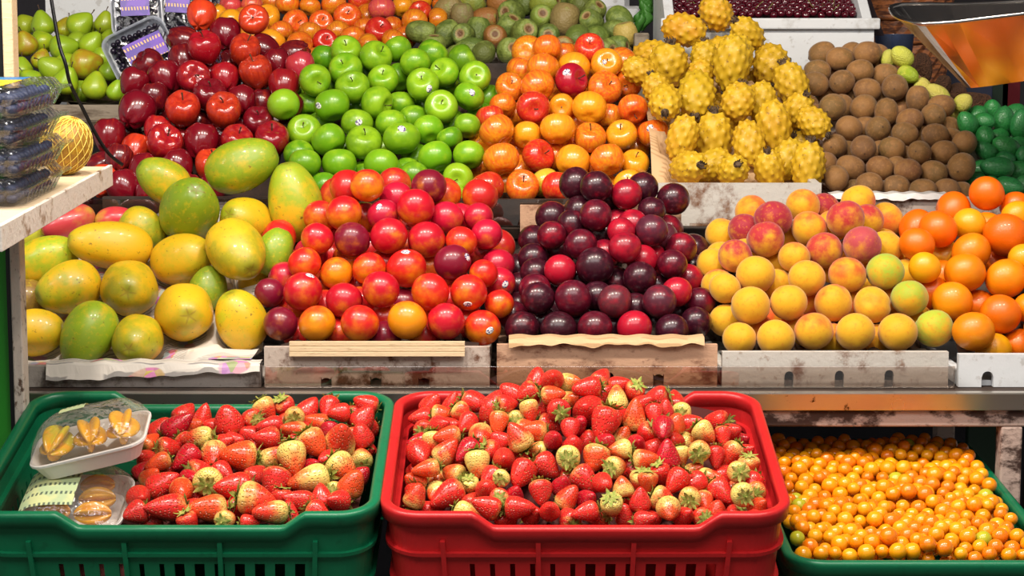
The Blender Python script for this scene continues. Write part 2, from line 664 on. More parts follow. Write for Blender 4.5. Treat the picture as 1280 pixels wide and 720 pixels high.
def calyx_mesh(seed, nleaf=9):
    r = random.Random(seed)
    mb = MB()
    for k in range(nleaf):
        a = 2 * PI * k / nleaf + r.uniform(-.18, .18)
        L = r.uniform(.62, .95)
        w = r.uniform(.13, .19)
        curl = r.uniform(-.05, .5)
        pts = []
        for j in range(6):
            t = j / 5
            rad = .06 + L * t
            zz = -1.19 + .17 * t * t + .05 * math.sin(t * PI) - curl * t ** 2.2
            ww = w * math.sin(PI * min(1, .12 + t * .88)) ** .8 + .005
            for s in (-1, 0, 1):
                pts.append((rad * math.cos(a) - s * ww * math.sin(a), rad * math.sin(a) + s * ww * math.cos(a), zz - (.05 if s == 0 else 0)))
        mb.grid(pts, 3, 6)
    mb.tube([(0, 0, -1.10), (.02, 0, -1.30), (.09, .02, -1.52)], [.09, .06, .07], 6)
    return mb.mesh('calyx', M['calyx'])


CAL = [calyx_mesh(s) for s in (1, 2, 3)]


def dry_mesh():
    mb = MB()
    r = random.Random(4)
    mb.tube([(0, 0, 1.22), (0, 0, 1.36), (.02, 0, 1.44)], [.26, .20, .17], 10)
    for k in range(9):
        a = 2 * PI * k / 9 + r.uniform(-.2, .2)
        q = r.uniform(.7, 1.3)
        mb.tube([(.17 * math.cos(a), .17 * math.sin(a), 1.32), (.24 * q * math.cos(a), .24 * q * math.sin(a), 1.47),
                 (.20 * math.cos(a + .3), .2 * math.sin(a + .3), 1.53 + .07 * q)], [.05, .04, .012], 5)
    return mb.mesh('dried_flower_end', M['dry'])


DRY = dry_mesh()
BVH = {}


def bvh_of(me):
    if me.name not in BVH:
        BVH[me.name] = BVHTree.FromPolygons([v.co for v in me.vertices], [tuple(p.vertices) for p in me.polygons])
    return BVH[me.name]


def patch_mesh(me, d, rad, name, mat, ry=None, lift=.012):
    """a thin round (or oval) patch lying on mesh `me` around local direction d"""
    d = Vector(d).normalized()
    a = d.orthogonal().normalized()
    b = d.cross(a)
    t = bvh_of(me)
    ry = ry or rad
    pts = []

    def hit(q, up):
        q = q.normalized()
        loc, nrm, _i, _d = t.ray_cast(q * 4, -q)
        if loc is None: return q
        return loc + q * up

    n = 16
    mb = MB()
    rings = [0.001, .35, .7, 1.0]
    for j, s in enumerate(rings):
        for i in range(n):
            c = 2 * PI * i / n
            pts.append(hit(d + a * math.cos(c) * rad * s + b * math.sin(c) * ry * s, lift))
    for i in range(n):
        c = 2 * PI * i / n
        pts.append(hit(d + a * math.cos(c) * rad + b * math.sin(c) * ry, 0.0))
    mb.grid(pts, n, len(rings) + 1, True)
    return mb.mesh(name, mat)
# ------------------------------------------------------------------ where each fruit of each heap lies
# (x, y, diameter, tone, stem hollow x y, sticker x y) in the crop's own pixels: origin + pixel / scale
_ = None
GREEN = [(460,200,80,'h'),(530,183,110,'g',530,150),(638,200,115,'g',668,168),(710,172,100,'g'),(771,222,108,'g'),(875,255,105,'g',848,236),
(978,268,110,'g',985,256),(532,242,120,'g',515,208),(662,275,108,'g',657,245),(712,265,75,'h'),(424,285,112,'g',438,294),(553,303,118,'g',551,268),
(795,297,115,'g',788,266,818,312),(487,367,124,'g',_,_,438,368),(640,362,118,'g',688,376),(732,362,85,'h'),(957,342,108,'g',_,_,968,328),
(868,372,118,'g',866,352),(1030,340,60,'h'),(318,375,115,'l'),(405,362,80,'h'),(382,448,118,'g',376,426),(568,434,112,'g',_,_,574,430),(688,435,108,'g'),
(765,412,85,'h'),(957,435,95,'g'),(818,455,105,'g'),(470,485,122,'g'),(593,493,126,'g',600,447),(727,490,128,'g',_,_,727,456),(890,478,92,'h'),
(843,556,122,'g'),(952,540,110,'g'),(392,570,112,'g'),(510,578,124,'g'),(655,578,124,'g'),(362,530,75,'h'),(745,590,80,'h'),(775,618,85,'h'),
(925,617,108,'l',920,624),(905,685,100,'l'),(535,652,105,'g'),(465,640,65,'h'),(880,300,60,'h')]
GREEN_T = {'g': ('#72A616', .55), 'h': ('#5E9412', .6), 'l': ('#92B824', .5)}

RED = [(257,30,26,'s'),(279,48,40,'d'),(255,66,41,'r',252,48),(307,64,39,'o',312,48),(321,95,41,'o',315,75),(239,98,41,'r',243,95),(210,97,42,'d'),
(178,102,36,'d'),(282,98,37,'r'),(261,120,42,'d',262,104),(192,124,36,'h'),(177,141,46,'d'),(231,72,24,'h'),(301,128,36,'d'),(280,142,44,'o',279,128),
(227,144,44,'o',227,128),(194,160,34,'r'),(206,181,45,'r',212,169),(252,179,44,'d'),(296,178,40,'r',300,165),(168,189,38,'o'),(136,173,42,'d'),
(180,214,43,'d'),(222,206,38,'d'),(259,208,40,'s',262,192),(156,234,42,'d'),(131,226,40,'s'),(310,34,31,'s',309,30),(346,80,36,'d'),(375,87,36,'p'),
(356,108,40,'r'),(326,130,30,'h'),(325,155,38,'d',326,142),(342,177,43,'r',342,162),(247,157,30,'h'),(150,200,36,'h'),(186,240,34,'d'),(232,234,36,'d'),(262,236,36,'d'),
(360,135,34,'h'),(208,232,36,'r')]
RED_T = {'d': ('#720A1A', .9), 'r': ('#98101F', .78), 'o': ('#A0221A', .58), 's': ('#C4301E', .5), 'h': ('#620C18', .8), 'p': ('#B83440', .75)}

TOPA = [(330,15,85,'o'),(410,22,75,'o'),(490,15,90,'o'),(583,10,85,'r'),(655,35,95,'p'),(728,25,80,'y'),(800,10,80,'y'),(870,20,85,'o'),(262,60,90,'y',250,35),
(355,80,92,'o',372,76),(447,78,85,'o',452,66),(540,60,100,'o',540,40),(650,110,100,'r',660,85),(768,80,90,'o'),(805,50,80,'r',800,30),(278,145,95,'y'),(373,155,95,'o',400,160),
(463,147,90,'r',470,133),(560,132,90,'o'),(700,95,70,'h'),(130,25,85,'p'),(205,20,75,'p'),(130,80,85,'y'),(85,50,70,'y'),(420,205,70,'h'),(335,198,70,'r'),
(600,100,60,'h'),(505,110,60,'h'),(310,110,60,'h'),(410,112,60,'h')]
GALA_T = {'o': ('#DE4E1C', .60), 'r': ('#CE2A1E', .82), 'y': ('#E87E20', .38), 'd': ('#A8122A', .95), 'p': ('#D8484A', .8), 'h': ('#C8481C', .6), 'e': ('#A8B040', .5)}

GALA = [(325,175,95,'o'),(440,170,100,'r',440,142),(305,215,105,'o'),(412,215,105,'y'),(513,213,100,'y',520,196,506,204),(580,258,92,'o',573,266),(395,258,110,'d',436,248,380,232),
(503,285,112,'o',530,264),(240,225,65,'h'),(288,272,110,'o'),(200,292,95,'o',212,270),(170,345,85,'o'),(275,342,108,'r',284,350),(368,345,85,'y',366,350),(458,350,112,'y'),
(598,345,98,'o',606,378),(527,370,65,'h'),(216,365,60,'h'),(140,378,95,'r'),(158,418,112,'o'),(253,433,95,'y'),(350,425,112,'y'),(458,442,105,'o',462,402),(558,435,102,'y',552,404),
(660,420,105,'o',_,_,648,402),(105,480,70,'y',112,486),(172,520,115,'o'),(288,515,110,'r',326,500),(404,525,118,'y'),(515,522,110,'o'),(598,525,95,'y',604,490),
(122,605,115,'r',_,_,82,598),(240,600,110,'o',246,572),(355,605,115,'r'),(436,600,75,'r'),(582,598,105,'y',575,568),(310,580,65,'e')]

TUNA = [(35,50,80,75,'b',0,1,.1),(118,62,85,75,'o',1,0,.2),(205,42,105,80,'g',-.5,.1,.8),(300,55,78,65,'l',.1,.3,.9),(378,63,92,100,'b',.2,.9,-.3),(468,75,95,75,'g',-.4,.5,.6),(50,115,95,75,'g',-.3,.1,.9),
(150,118,80,60,'o',0,.2,.9),(243,105,90,85,'g',.35,.25,.85),(322,115,75,60,'g',0,.1,.95),(418,122,80,65,'g',.1,.2,-.5),(115,168,80,65,'g',0,.1,-.8),(193,162,85,80,'g',.3,.2,.9),(30,182,85,65,'g',0,.1,.9),
(265,170,70,65,'g',.8,0,-.1),(372,155,60,50,'o',0,.3,.9),(500,160,60,50,'g',.6,0,.6),(540,152,80,60,'g',.9,.1,.3),(570,112,60,80,'y',-.2,.9,.1),(75,8,90,50,'l',.8,.3,.1),(310,8,100,50,'l',.7,.2,.3),
(465,42,80,50,'g',.5,.6,.5),(522,100,45,45,'g',.9,0,.2),(-90,105,95,75,'g',.8,-.1,.1),(-5,35,100,90,'b',.7,.6,.1),(-45,150,80,80,'g',0,.9,.2),(5,8,80,40,'o',.9,0,.1),(165,8,70,40,'o',.8,.1,.3)]
TUNA_T = {'g': ('#5E6E2C', .6), 'b': ('#8E7A4C', .75), 'o': ('#9A6430', .75), 'l': ('#8A9A34', .6), 'y': ('#B8A850', .8)}

# length, width, axis of the stem end (right, up, toward the viewer)
PITA = [(318,80,125,112,-.5,.85,.1),(210,110,150,112,.9,-.25,.2),(410,140,110,98,-.55,.6,.5),(170,225,150,138,.1,.95,.25),(70,255,120,95,-.8,.35,.1),(270,200,110,95,0,.9,0),(345,230,185,122,.1,.97,.15),
(395,195,150,105,.1,.95,0),(490,225,140,128,-.05,-.9,.35),(575,300,155,115,-.35,.9,.1),(258,330,150,130,-.05,-.75,.66),(150,360,130,112,.0,-.45,.88),(108,305,110,95,-.3,.8,0),(390,355,130,115,.2,.85,-.3),
(470,360,140,100,0,.9,0),(540,455,190,122,-.05,.98,.15),(650,430,125,100,.7,-.6,.3),(312,480,185,128,0,.97,.2),(432,495,155,110,.12,-.9,.25),(200,475,160,105,.25,.93,.1),(635,575,165,115,.08,.97,.1),
(228,580,140,112,.5,.1,.85),(370,590,130,105,.2,.3,.9),(508,590,125,105,-.1,.8,.5),(270,255,110,90,0,.9,0)]

KIWI = [(230,190,100,75),(140,210,90,72),(65,245,90,65),(210,245,90,80),(65,295,92,75),(145,290,88,85),(290,250,75,65),(235,315,85,70),(325,310,98,92),(105,375,92,92),(220,380,92,95),(300,390,78,92),
(388,418,92,75),(410,345,75,95),(148,365,60,60),(170,448,95,90),(267,462,90,88),(362,468,96,80),(460,400,75,70),(490,380,80,68),(510,430,62,62),(470,475,108,82),(120,510,90,85),(220,520,88,90),(316,528,85,75),
(413,537,88,82),(498,528,85,60),(570,495,95,85),(175,582,105,90),(278,582,100,75),(370,595,85,70),(463,598,98,85),(553,582,102,98),(125,617,88,90),(243,640,105,70),(335,648,90,68),(423,658,88,68),(505,660,78,62),
(553,672,55,52),(92,565,50,50),(28,362,50,50)]
GUAVA = [(340,200,85,70,'l',-.6,.5,.5),(297,210,45,40,'l',0,.9,0),(375,262,78,60,'g',.8,-.4,.3),(425,300,60,40,'p',.8,-.3,.3),(482,345,100,68,'y',-.7,.6,.2),(550,362,70,50,'y',.6,.5,.3),(515,375,60,40,'y',.7,-.5,.3)]
ROOTS = [(418,240,110,70,.1,.9,.2),(492,300,80,60,.3,.8,.2),(595,355,130,70,.9,.1,.2),(540,320,70,50,.8,.3,.1)]
FEIJ = [(575,430,92,70,-.4,.8,.3),(558,388,70,40,.8,.1,.2),(640,430,75,62,.8,-.1,.4),(708,425,100,76,.1,.95,.1),(757,430,105,65,.1,.9,.1),(615,395,60,45,.7,.3,.1),(712,512,105,76,-.8,.5,.2),(650,525,90,62,-.7,.5,.3),
(640,470,75,60,.3,-.6,.5),(680,585,120,76,-.9,.1,.3),(750,590,90,68,.8,.2,.2),(722,645,105,66,.8,-.2,.3),(770,640,70,60,.2,.9,.2),(618,622,80,56,.8,.4,.2),(712,552,70,45,.7,.1,.3),(768,540,70,60,0,.9,.2)]

# x, y, length, width, axis of the stem end (right, up, toward), tone
PAPA = [(495,155,165,122,-.8,.5,.2,'l'),(578,215,200,170,.15,.45,.85,'g'),(720,97,225,150,.9,.35,.1,'g'),(748,222,170,138,-.5,.2,.75,'y'),(435,262,150,120,.7,-.5,0,'l'),(320,315,245,138,-.97,.1,.15,'y'),
(535,356,195,152,.75,.2,.62,'y'),(706,347,180,158,.35,-.5,.75,'m'),(135,360,210,140,.8,.35,.2,'l'),(195,441,190,152,-.85,-.3,.35,'m'),(375,443,185,165,-.05,-.1,.98,'m'),(543,512,185,166,.1,-.08,.98,'y'),
(692,531,190,148,-.35,.85,.3,'y'),(612,430,130,110,.2,.8,0,'g'),(112,570,170,140,.85,.1,.3,'y'),(255,576,200,150,-.5,-.8,.25,'g'),(400,591,180,146,-.25,-.25,.93,'m'),(880,204,232,160,-.2,.95,.15,'l'),
(78,478,110,80,.6,.5,.1,'b'),(800,340,150,110,.3,.8,0,'g'),(770,420,130,90,.7,.4,0,'y')]
PAPA_T = {'y': ('#B8B41C', .28), 'l': ('#9EA822', .55), 'g': ('#86A01E', .74), 'm': ('#A8A41C', .48), 'b': ('#8A6A28', .7)}

NECT = [(355,95,102,'o'),(440,82,85,'h'),(450,110,75,'m'),(533,85,108,'d'),(280,160,108,'o'),(403,152,98,'m',_,_,390,128),(508,148,114,'r'),(590,170,85,'m'),(632,170,78,'m'),(690,170,88,'m'),(345,170,70,'h'),(222,172,60,'h'),
(208,243,98,'r'),(310,245,108,'d'),(420,236,112,'r'),(541,243,114,'r'),(643,243,95,'a'),(710,232,95,'m'),(170,277,70,'m'),(126,292,60,'m'),(165,322,100,'a'),(108,332,65,'m'),(260,337,100,'y'),(358,328,102,'a'),
(475,333,120,'a',_,_,472,282),(550,322,70,'h'),(622,315,112,'d',_,_,667,300),(702,340,88,'a'),(752,318,78,'m'),(695,272,75,'m'),(755,372,66,'m',_,_,768,374),(68,402,92,'d'),(168,392,118,'r',_,_,190,344),(290,424,110,'r'),
(400,398,114,'r'),(545,402,115,'a'),(663,407,112,'a',_,_,660,444),(755,433,90,'a'),(470,427,65,'d'),(100,492,104,'d'),(210,492,112,'y'),(342,494,116,'a'),(474,485,118,'y'),(590,487,112,'r'),(703,503,112,'a',_,_,726,512),(410,522,60,'d'),
(130,440,60,'h'),(600,360,60,'h'),(330,375,60,'h'),(220,380,60,'h')]
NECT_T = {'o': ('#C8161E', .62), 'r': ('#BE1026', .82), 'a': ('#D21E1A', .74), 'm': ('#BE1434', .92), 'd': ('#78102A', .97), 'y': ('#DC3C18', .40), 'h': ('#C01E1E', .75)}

PLUM = [(353,88,98,'d'),(437,112,80,'r'),(508,150,85,'d'),(295,145,65,'d'),(343,172,98,'m'),(415,172,70,'r'),(505,210,98,'v'),(570,195,72,'m'),(420,218,85,'r'),(280,195,60,'d'),(215,228,88,'m'),(548,240,62,'v'),(227,265,78,'m'),
(305,255,98,'m'),(435,275,98,'r'),(590,265,70,'m'),(522,287,80,'b'),(165,298,75,'d'),(240,332,96,'b'),(345,325,115,'d'),(168,340,72,'d'),(575,315,92,'m'),(647,320,75,'d'),(478,355,102,'d'),(120,377,72,'d'),(168,378,68,'m'),
(628,362,64,'r'),(597,400,92,'b'),(662,377,62,'m'),(175,422,100,'d'),(282,418,112,'m'),(405,430,104,'v'),(533,430,104,'v'),(110,432,60,'d'),(665,420,68,'m'),(127,505,106,'d'),(237,505,108,'d'),(345,503,106,'m'),(463,502,106,'b'),
(573,507,104,'d'),(648,487,96,'d'),(108,466,60,'m'),(490,302,60,'b'),(375,275,60,'r'),(455,195,60,'r'),(345,400,60,'d'),(470,445,60,'d')]
PLUM_T = {'d': ('#360B1A', .84), 'm': ('#4E0A1E', .68), 'r': ('#5A0A20', .42), 'b': ('#5A0A20', .22), 'v': ('#54222E', .8)}

PEACH = [(347,115,105,'o'),(252,158,112,'r'),(168,190,85,'r'),(470,155,115,'h'),(365,182,110,'o'),(222,232,112,'h'),(410,130,60,'r'),(310,268,96,'o'),(410,250,112,'h'),(520,233,115,'p'),(140,275,85,'h'),(100,265,66,'y'),(197,320,118,'y'),
(75,297,62,'y'),(355,330,112,'y'),(480,330,112,'o'),(593,320,112,'k'),(590,220,80,'y'),(590,247,70,'y'),(625,272,66,'y'),(78,340,70,'o'),(112,368,94,'y'),(270,340,72,'y'),(193,418,118,'y'),(300,410,112,'y'),(437,407,115,'o'),
(553,418,112,'y',540,405),(665,393,112,'k'),(112,448,82,'y'),(155,512,102,'y'),(263,510,114,'y'),(378,490,116,'o'),(500,492,116,'y'),(628,493,118,'y'),(741,478,115,'k'),(655,315,60,'y'),(535,168,60,'h'),(170,255,60,'y'),(265,290,60,'y'),
(440,170,60,'o')]
PEACH_T = {'y': ('#D8801E', .16), 'o': ('#D4581E', .42), 'h': ('#B02A2C', .62), 'r': ('#9C2030', .88), 'p': ('#B04048', .82), 'k': ('#A6B030', .66)}

MAND = [(893,90,108,'d'),(752,190,118,'d'),(853,172,102,'y'),(960,208,135,'d'),(678,245,106,'d'),(770,265,75,'y'),(850,252,120,'o'),(713,310,98,'y'),(833,328,125,'o'),(762,330,70,'o'),(955,338,125,'o'),(1005,270,95,'y'),(985,150,95,'y'),
(790,400,125,'o'),(735,372,66,'d'),(940,447,125,'d'),(862,495,125,'o'),(990,528,90,'d'),(918,537,80,'y'),(985,118,95,'d'),(1025,420,100,'o'),(885,398,85,'d'),(1060,340,120,'o'),(1055,200,120,'y'),(1060,480,110,'o'),(900,175,70,'o'),(1120,260,120,'d'),(1150,140,112,'o'),(1170,370,118,'o'),(1180,480,110,'d'),(1230,230,118,'o'),(1260,350,116,'d'),(1275,470,112,'o'),(1320,300,110,'o')]
MAND_T = {'d': ('#E86A04', .85), 'o': ('#EC8206', .65), 'y': ('#E2A612', .55)}

PEAR = [(165,98,98,'l',-.2,.9,.1),(300,100,105,'l',.6,.6,.2),(390,92,85,'l',.1,.9,.2),(100,170,95,'o',-.3,.8,.2),(230,180,108,'l',.9,.2,.1),(340,170,98,'l',.5,.75,.3),(150,230,80,'o',.2,.8,.1),(195,262,106,'l',-.7,.5,.3),(315,240,120,'o',.9,.2,.2),
(120,300,78,'l',-.6,.6,.2),(85,260,60,'l',0,.9,0),(250,310,106,'l',.3,.85,.4),(355,330,106,'l',.15,.95,.1),(435,345,80,'l',.2,.9,.3),(95,95,60,'l',.8,.3,.1),(412,270,70,'l',.3,.9,.2),(410,155,70,'l',.2,.9,.1),(238,110,60,'o',.3,.9,.1)]
PEAR_T = {'l': ('#93B022', .62), 'o': ('#A88A1E', .6)}

# strawberries: x, y, length, width, tip direction (right, up, toward), tone
SA = [(270,190,190,122,.75,.6,.2,'d'),(120,265,115,95,.6,.5,-.3,'o'),(540,155,155,150,-.2,.9,.3,'r'),(430,180,90,75,-.7,.2,.1,'r'),(350,185,80,70,.6,.3,.4,'o'),(385,250,180,112,-.95,-.1,-.2,'y'),(645,140,120,105,-.5,.1,-.8,'r'),(735,92,130,115,.5,-.75,.2,'y'),
(310,355,170,125,-.6,-.5,.3,'d'),(160,375,180,92,-.8,-.3,.3,'o'),(450,345,160,140,0,-.5,.6,'y'),(590,345,190,165,-.8,.1,.2,'o'),(180,490,190,140,.8,.5,.25,'r'),(330,460,105,85,.3,.1,.8,'d'),(430,480,160,150,.1,.3,-.9,'y'),(285,530,150,122,0,-.3,.9,'o'),
(555,510,205,150,-.9,0,.3,'r'),(60,560,125,125,.2,0,.9,'r'),(200,620,225,150,-.9,0,.35,'r'),(45,640,130,120,-.8,-.3,.4,'r'),(420,620,220,140,-.9,0,.2,'o'),(670,570,200,175,.9,-.15,.2,'y'),(520,672,90,60,.3,.2,-.7,'y'),(510,265,80,65,.4,.2,.4,'r'),
(560,255,90,60,.7,.1,.4,'r'),(80,420,90,80,.4,.5,.2,'d'),(120,450,70,60,.3,.3,.4,'o'),(650,690,90,50,.7,.1,.2,'r')]
SB = [(215,140,120,100,.1,.3,-.8,'o'),(75,180,150,100,-.85,-.1,.25,'r'),(315,160,140,75,-.85,.2,.1,'o'),(450,112,120,95,-.8,0,.2,'r'),(535,120,120,95,0,-.85,.4,'r'),(660,140,145,125,.5,.8,.1,'r'),(55,245,150,110,-.9,0,.2,'r'),(390,205,95,90,-.1,-.8,.4,'d'),
(200,210,140,92,-.8,.1,.2,'o'),(315,275,155,140,.55,-.7,.3,'o'),(455,255,175,165,.1,.6,.75,'y'),(540,225,125,85,.1,-.8,.3,'r'),(630,235,130,120,-.2,.85,.3,'r'),(80,340,175,118,.8,.45,.2,'y'),(205,352,190,140,.15,-.9,.3,'Y'),(300,385,90,80,.3,.3,.7,'d'),
(455,400,165,150,.65,-.6,.3,'Y'),(580,365,130,125,0,.5,-.7,'y'),(540,490,150,130,.4,.75,.3,'o'),(110,480,160,155,-.2,-.85,.4,'r'),(295,475,225,148,-.92,-.2,.25,'Y'),(85,640,190,122,-.93,0,.25,'y'),(225,580,180,112,-.85,.2,.3,'r'),(430,575,230,120,-.6,.1,.75,'r'),
(410,512,90,70,.2,.1,-.8,'y'),(640,330,70,60,.5,.3,.4,'r'),(610,440,80,60,.4,.4,.2,'d')]
SC = [(145,200,118,78,-.9,-.1,.25,'r'),(235,192,95,78,.8,.1,.3,'o'),(150,252,105,62,.1,.2,-.6,'r'),(330,185,115,75,.6,-.5,.2,'y'),(265,227,75,55,.5,.2,.6,'r'),(125,300,110,65,-.8,-.1,.3,'d'),(190,312,120,72,.1,-.9,.2,'y'),(265,285,132,88,-.9,-.1,.2,'o'),
(365,225,105,92,-.4,-.5,.5,'r'),(440,190,120,98,-.3,.5,.65,'r'),(545,140,105,85,.8,.1,-.3,'r'),(505,225,112,90,-.1,-.8,.4,'o'),(590,202,80,70,.1,.2,-.9,'y'),(640,80,112,98,-.7,-.4,.2,'r'),(650,165,112,92,.2,-.9,.2,'y'),(125,375,122,116,.2,-.4,.8,'r'),
(265,365,140,110,.6,.75,.2,'y'),(420,290,125,110,-.1,-.4,.8,'y'),(365,355,140,105,-.5,-.5,.4,'d'),(510,310,85,75,-.6,.5,.2,'r'),(595,300,145,125,-.5,.8,.2,'y'),(635,250,105,80,.8,.1,.3,'o'),(415,415,135,115,.1,-.93,.2,'Y'),(530,395,125,105,0,.1,.95,'r'),
(155,460,148,85,-.9,-.15,.2,'o'),(200,497,85,70,.2,-.5,.6,'Y'),(295,465,110,95,-.7,.2,-.5,'o'),(205,552,75,58,-.3,-.4,.7,'Y'),(75,560,105,98,-.1,-.85,.4,'r'),(120,570,120,100,.3,.85,.3,'y'),(60,500,75,65,-.5,.3,.4,'o'),(265,565,180,118,-.75,-.45,.3,'r'),
(368,520,90,70,.1,-.6,-.3,'Y'),(450,540,125,98,0,.3,.9,'r'),(525,480,110,85,.2,.2,-.85,'Y'),(615,465,140,118,-.4,-.7,.5,'r'),(575,560,110,75,.2,.5,.6,'d'),(355,650,145,90,.8,-.4,.2,'Y'),(455,625,145,112,-.9,.35,.2,'r'),(600,625,145,110,.95,0,.2,'r'),
(668,655,70,55,.3,.2,.6,'r'),(240,240,70,60,.4,.1,.6,'r'),(320,290,70,55,.6,.1,.2,'y')]
SD = [(185,50,105,95,0,.3,.93,'r'),(260,65,85,70,.6,.1,.5,'Y'),(180,125,110,82,.9,.1,.2,'o'),(205,185,110,100,-.2,.3,-.85,'r'),(340,95,132,92,-.85,-.1,.3,'r'),(265,140,95,70,.5,.2,.6,'Y'),(335,195,150,138,-.2,.2,.93,'r'),(470,145,120,102,0,.9,-.1,'Y'),(480,80,100,70,.9,.3,.2,'r'),
(555,225,150,102,.05,.95,.2,'o'),(420,265,165,132,-.3,-.88,.3,'r'),(100,285,118,92,-.9,.05,.2,'o'),(265,280,105,85,0,-.7,.5,'r'),(180,325,95,82,.2,.3,.8,'d'),(495,290,85,70,.3,.6,.3,'Y'),(560,345,100,90,.2,.2,.8,'d'),(490,365,112,82,-.9,-.1,.2,'Y'),(270,350,115,95,.1,.5,.7,'r'),
(250,405,118,112,0,.2,-.92,'Y'),(380,405,130,115,-.3,-.85,.4,'o'),(110,370,90,72,-.8,.1,.2,'Y'),(160,440,130,115,.7,-.6,.3,'r'),(470,445,108,102,.5,.1,-.8,'o'),(600,415,115,92,.85,.1,.2,'o'),(330,495,150,112,.7,-.65,.3,'r'),(410,520,95,85,.4,-.2,.8,'r'),(585,510,110,105,0,-.7,-.3,'o'),
(495,540,95,90,-.1,.8,.1,'Y'),(130,560,118,112,.1,-.88,.35,'r'),(225,530,95,88,.2,.5,.7,'d'),(250,590,122,95,.55,.8,.2,'y'),(340,590,100,75,.4,.3,.7,'d'),(165,640,122,92,0,.3,.9,'r'),(330,650,185,82,-.93,-.25,.2,'r'),(450,625,110,102,.1,-.5,-.6,'Y'),(580,610,110,92,0,.9,.3,'r'),
(510,662,105,75,-.1,.8,.4,'r'),(600,672,95,65,.8,.2,.5,'r'),(20,340,85,75,.2,.3,.8,'Y'),(300,250,70,60,.3,.3,.5,'d'),(420,330,70,60,.3,.3,.5,'d')]
SE = [(20,130,80,65,.4,.3,.4,'r'),(60,185,98,90,.1,-.7,.5,'r'),(115,160,98,85,.1,.85,.3,'r'),(200,175,95,75,.1,.2,-.7,'Y'),(108,260,130,108,0,-.5,.8,'d'),(175,225,75,65,.2,.7,.3,'o'),(240,220,105,75,.7,.2,.3,'r'),(300,272,115,100,.65,-.6,.2,'Y'),(390,288,105,82,0,-.85,.4,'r'),
(435,265,95,82,.6,.2,.5,'r'),(465,305,90,70,.6,.2,.5,'d'),(130,380,150,112,0,.95,.25,'d'),(195,372,95,70,.2,-.8,.2,'Y'),(225,307,90,70,.8,0,.1,'Y'),(280,360,112,108,0,.3,-.85,'o'),(355,390,112,82,0,-.8,.4,'r'),(440,387,135,100,-.6,-.65,.3,'y'),(525,362,75,62,.5,.3,.4,'r'),
(550,430,112,95,0,-.75,-.2,'o'),(480,470,120,106,-.2,.1,-.85,'o'),(260,447,95,80,.5,.3,.4,'Y'),(330,487,155,92,.85,-.1,.3,'y'),(375,550,150,112,.5,-.6,.5,'r'),(172,500,140,112,-.5,-.7,.4,'r'),(35,500,102,90,0,-.8,-.1,'o'),(240,575,112,106,.1,.3,-.85,'o'),(100,585,112,106,.7,-.3,.1,'y'),
(135,632,115,108,.1,-.5,.75,'Y'),(500,575,116,106,-.3,.2,-.85,'Y'),(585,545,108,96,0,.3,-.85,'o'),(320,590,80,70,.2,-.5,.5,'o'),(350,645,112,98,.1,.88,.3,'y'),(600,617,95,62,.4,.3,.6,'o'),(220,662,85,75,.4,.3,.7,'r'),(20,612,90,80,0,.7,.5,'r'),(40,667,95,70,.8,.2,.5,'r')]
STRAW_T = {'r': ('#D62A22', .28), 'd': ('#BE1224', .05), 'o': ('#DE4A20', .46), 'y': ('#DA3820', .58), 'Y': ('#DA4C1F', .74)}
# ------------------------------------------------------------------ heaps: real 3-D piles, settled so that nothing interpenetrates
HEAPS = []


class Fruit:
    pass


def axis_world(px, py, r, u, f):
    t = -ray(px, py).normalized()
    up = (UP - t * UP.dot(t)).normalized()
    rt = up.cross(t)
    return (rt * r + up * u + t * f).normalized()


def add_fruit(H, px, py, wpx, lpx, d, tone, axis, stk=None, hidden=False, cav=False):
    f = Fruit()
    f.px, f.py, f.d, f.hidden, f.cav, f.tone = px, py, d, hidden, cav, tone
    asp = ASPECT.get(H['mesh'], 1.0)
    f.r = wpx / 2 * d / F
    f.a = max(f.r * 1.0, lpx / 2 * d / F) if lpx else f.r * asp
    if asp > 1.05: f.a = min(max(f.a, f.r * asp * .8), f.r * asp * 1.28)
    f.axis = axis_world(px, py, *axis)
    f.dir = ray(px, py)
    f.pos = np.array(CAM + f.dir * d)
    f.stk = axis_world(px, py, *stk) if stk else None
    f.color, f.alpha = H['tones'][tone]
    if f.a > f.r * 1.08:
        e = (f.a - f.r * .95)
        q = np.array(f.axis)
        if H['mesh'] == 'strawberry':
            f.sph = [(-q * f.r * .36, f.r * .92), (q * f.a * .12, f.r * .84), (q * f.a * .52, f.r * .56)]
        else:
            cm = (f.a ** 2 - f.r ** 2) / f.a
            f.sph = []
            for t in (-1, -.5, 0, .5, 1):
                c = t * cm * .97
                bulge = 1.07 if H['mesh'] == 'pitahaya' else 1.0
                f.sph.append((q * c, bulge * f.r * math.sqrt(max(.1, 1 - c * c / (f.a ** 2 - f.r ** 2)))))
    else:
        f.sph = [(np.zeros(3), f.r * {'red_apple': 1.02, 'gala_apple': 1.0, 'green_apple': .99, 'peach': .99}.get(H['mesh'], .985))]
    H['f'].append(f)
    return f


def heap(name, mesh, noun, ref, tones, zone, d0, pyf, k, typ, side=None, dmin=0, dmax=99, group=None, cat=None):
    H = dict(name=name, mesh=mesh, noun=noun, ref=ref, tones=tones, zone=zone, d0=d0, pyf=pyf, k=k, typ=typ, side=side, dmin=dmin, dmax=dmax, f=[],
             group=group or noun + ' heap', cat=cat or noun)
    HEAPS.append(H)
    return H


def depth(H, px, py):
    d = H['d0'] + (H['pyf'] - py) * H['k']
    if H['side']:
        c, w, s = H['side']
        d += s * max(0.0, abs(px - c) - w)
    return d


rng = random.Random(11)


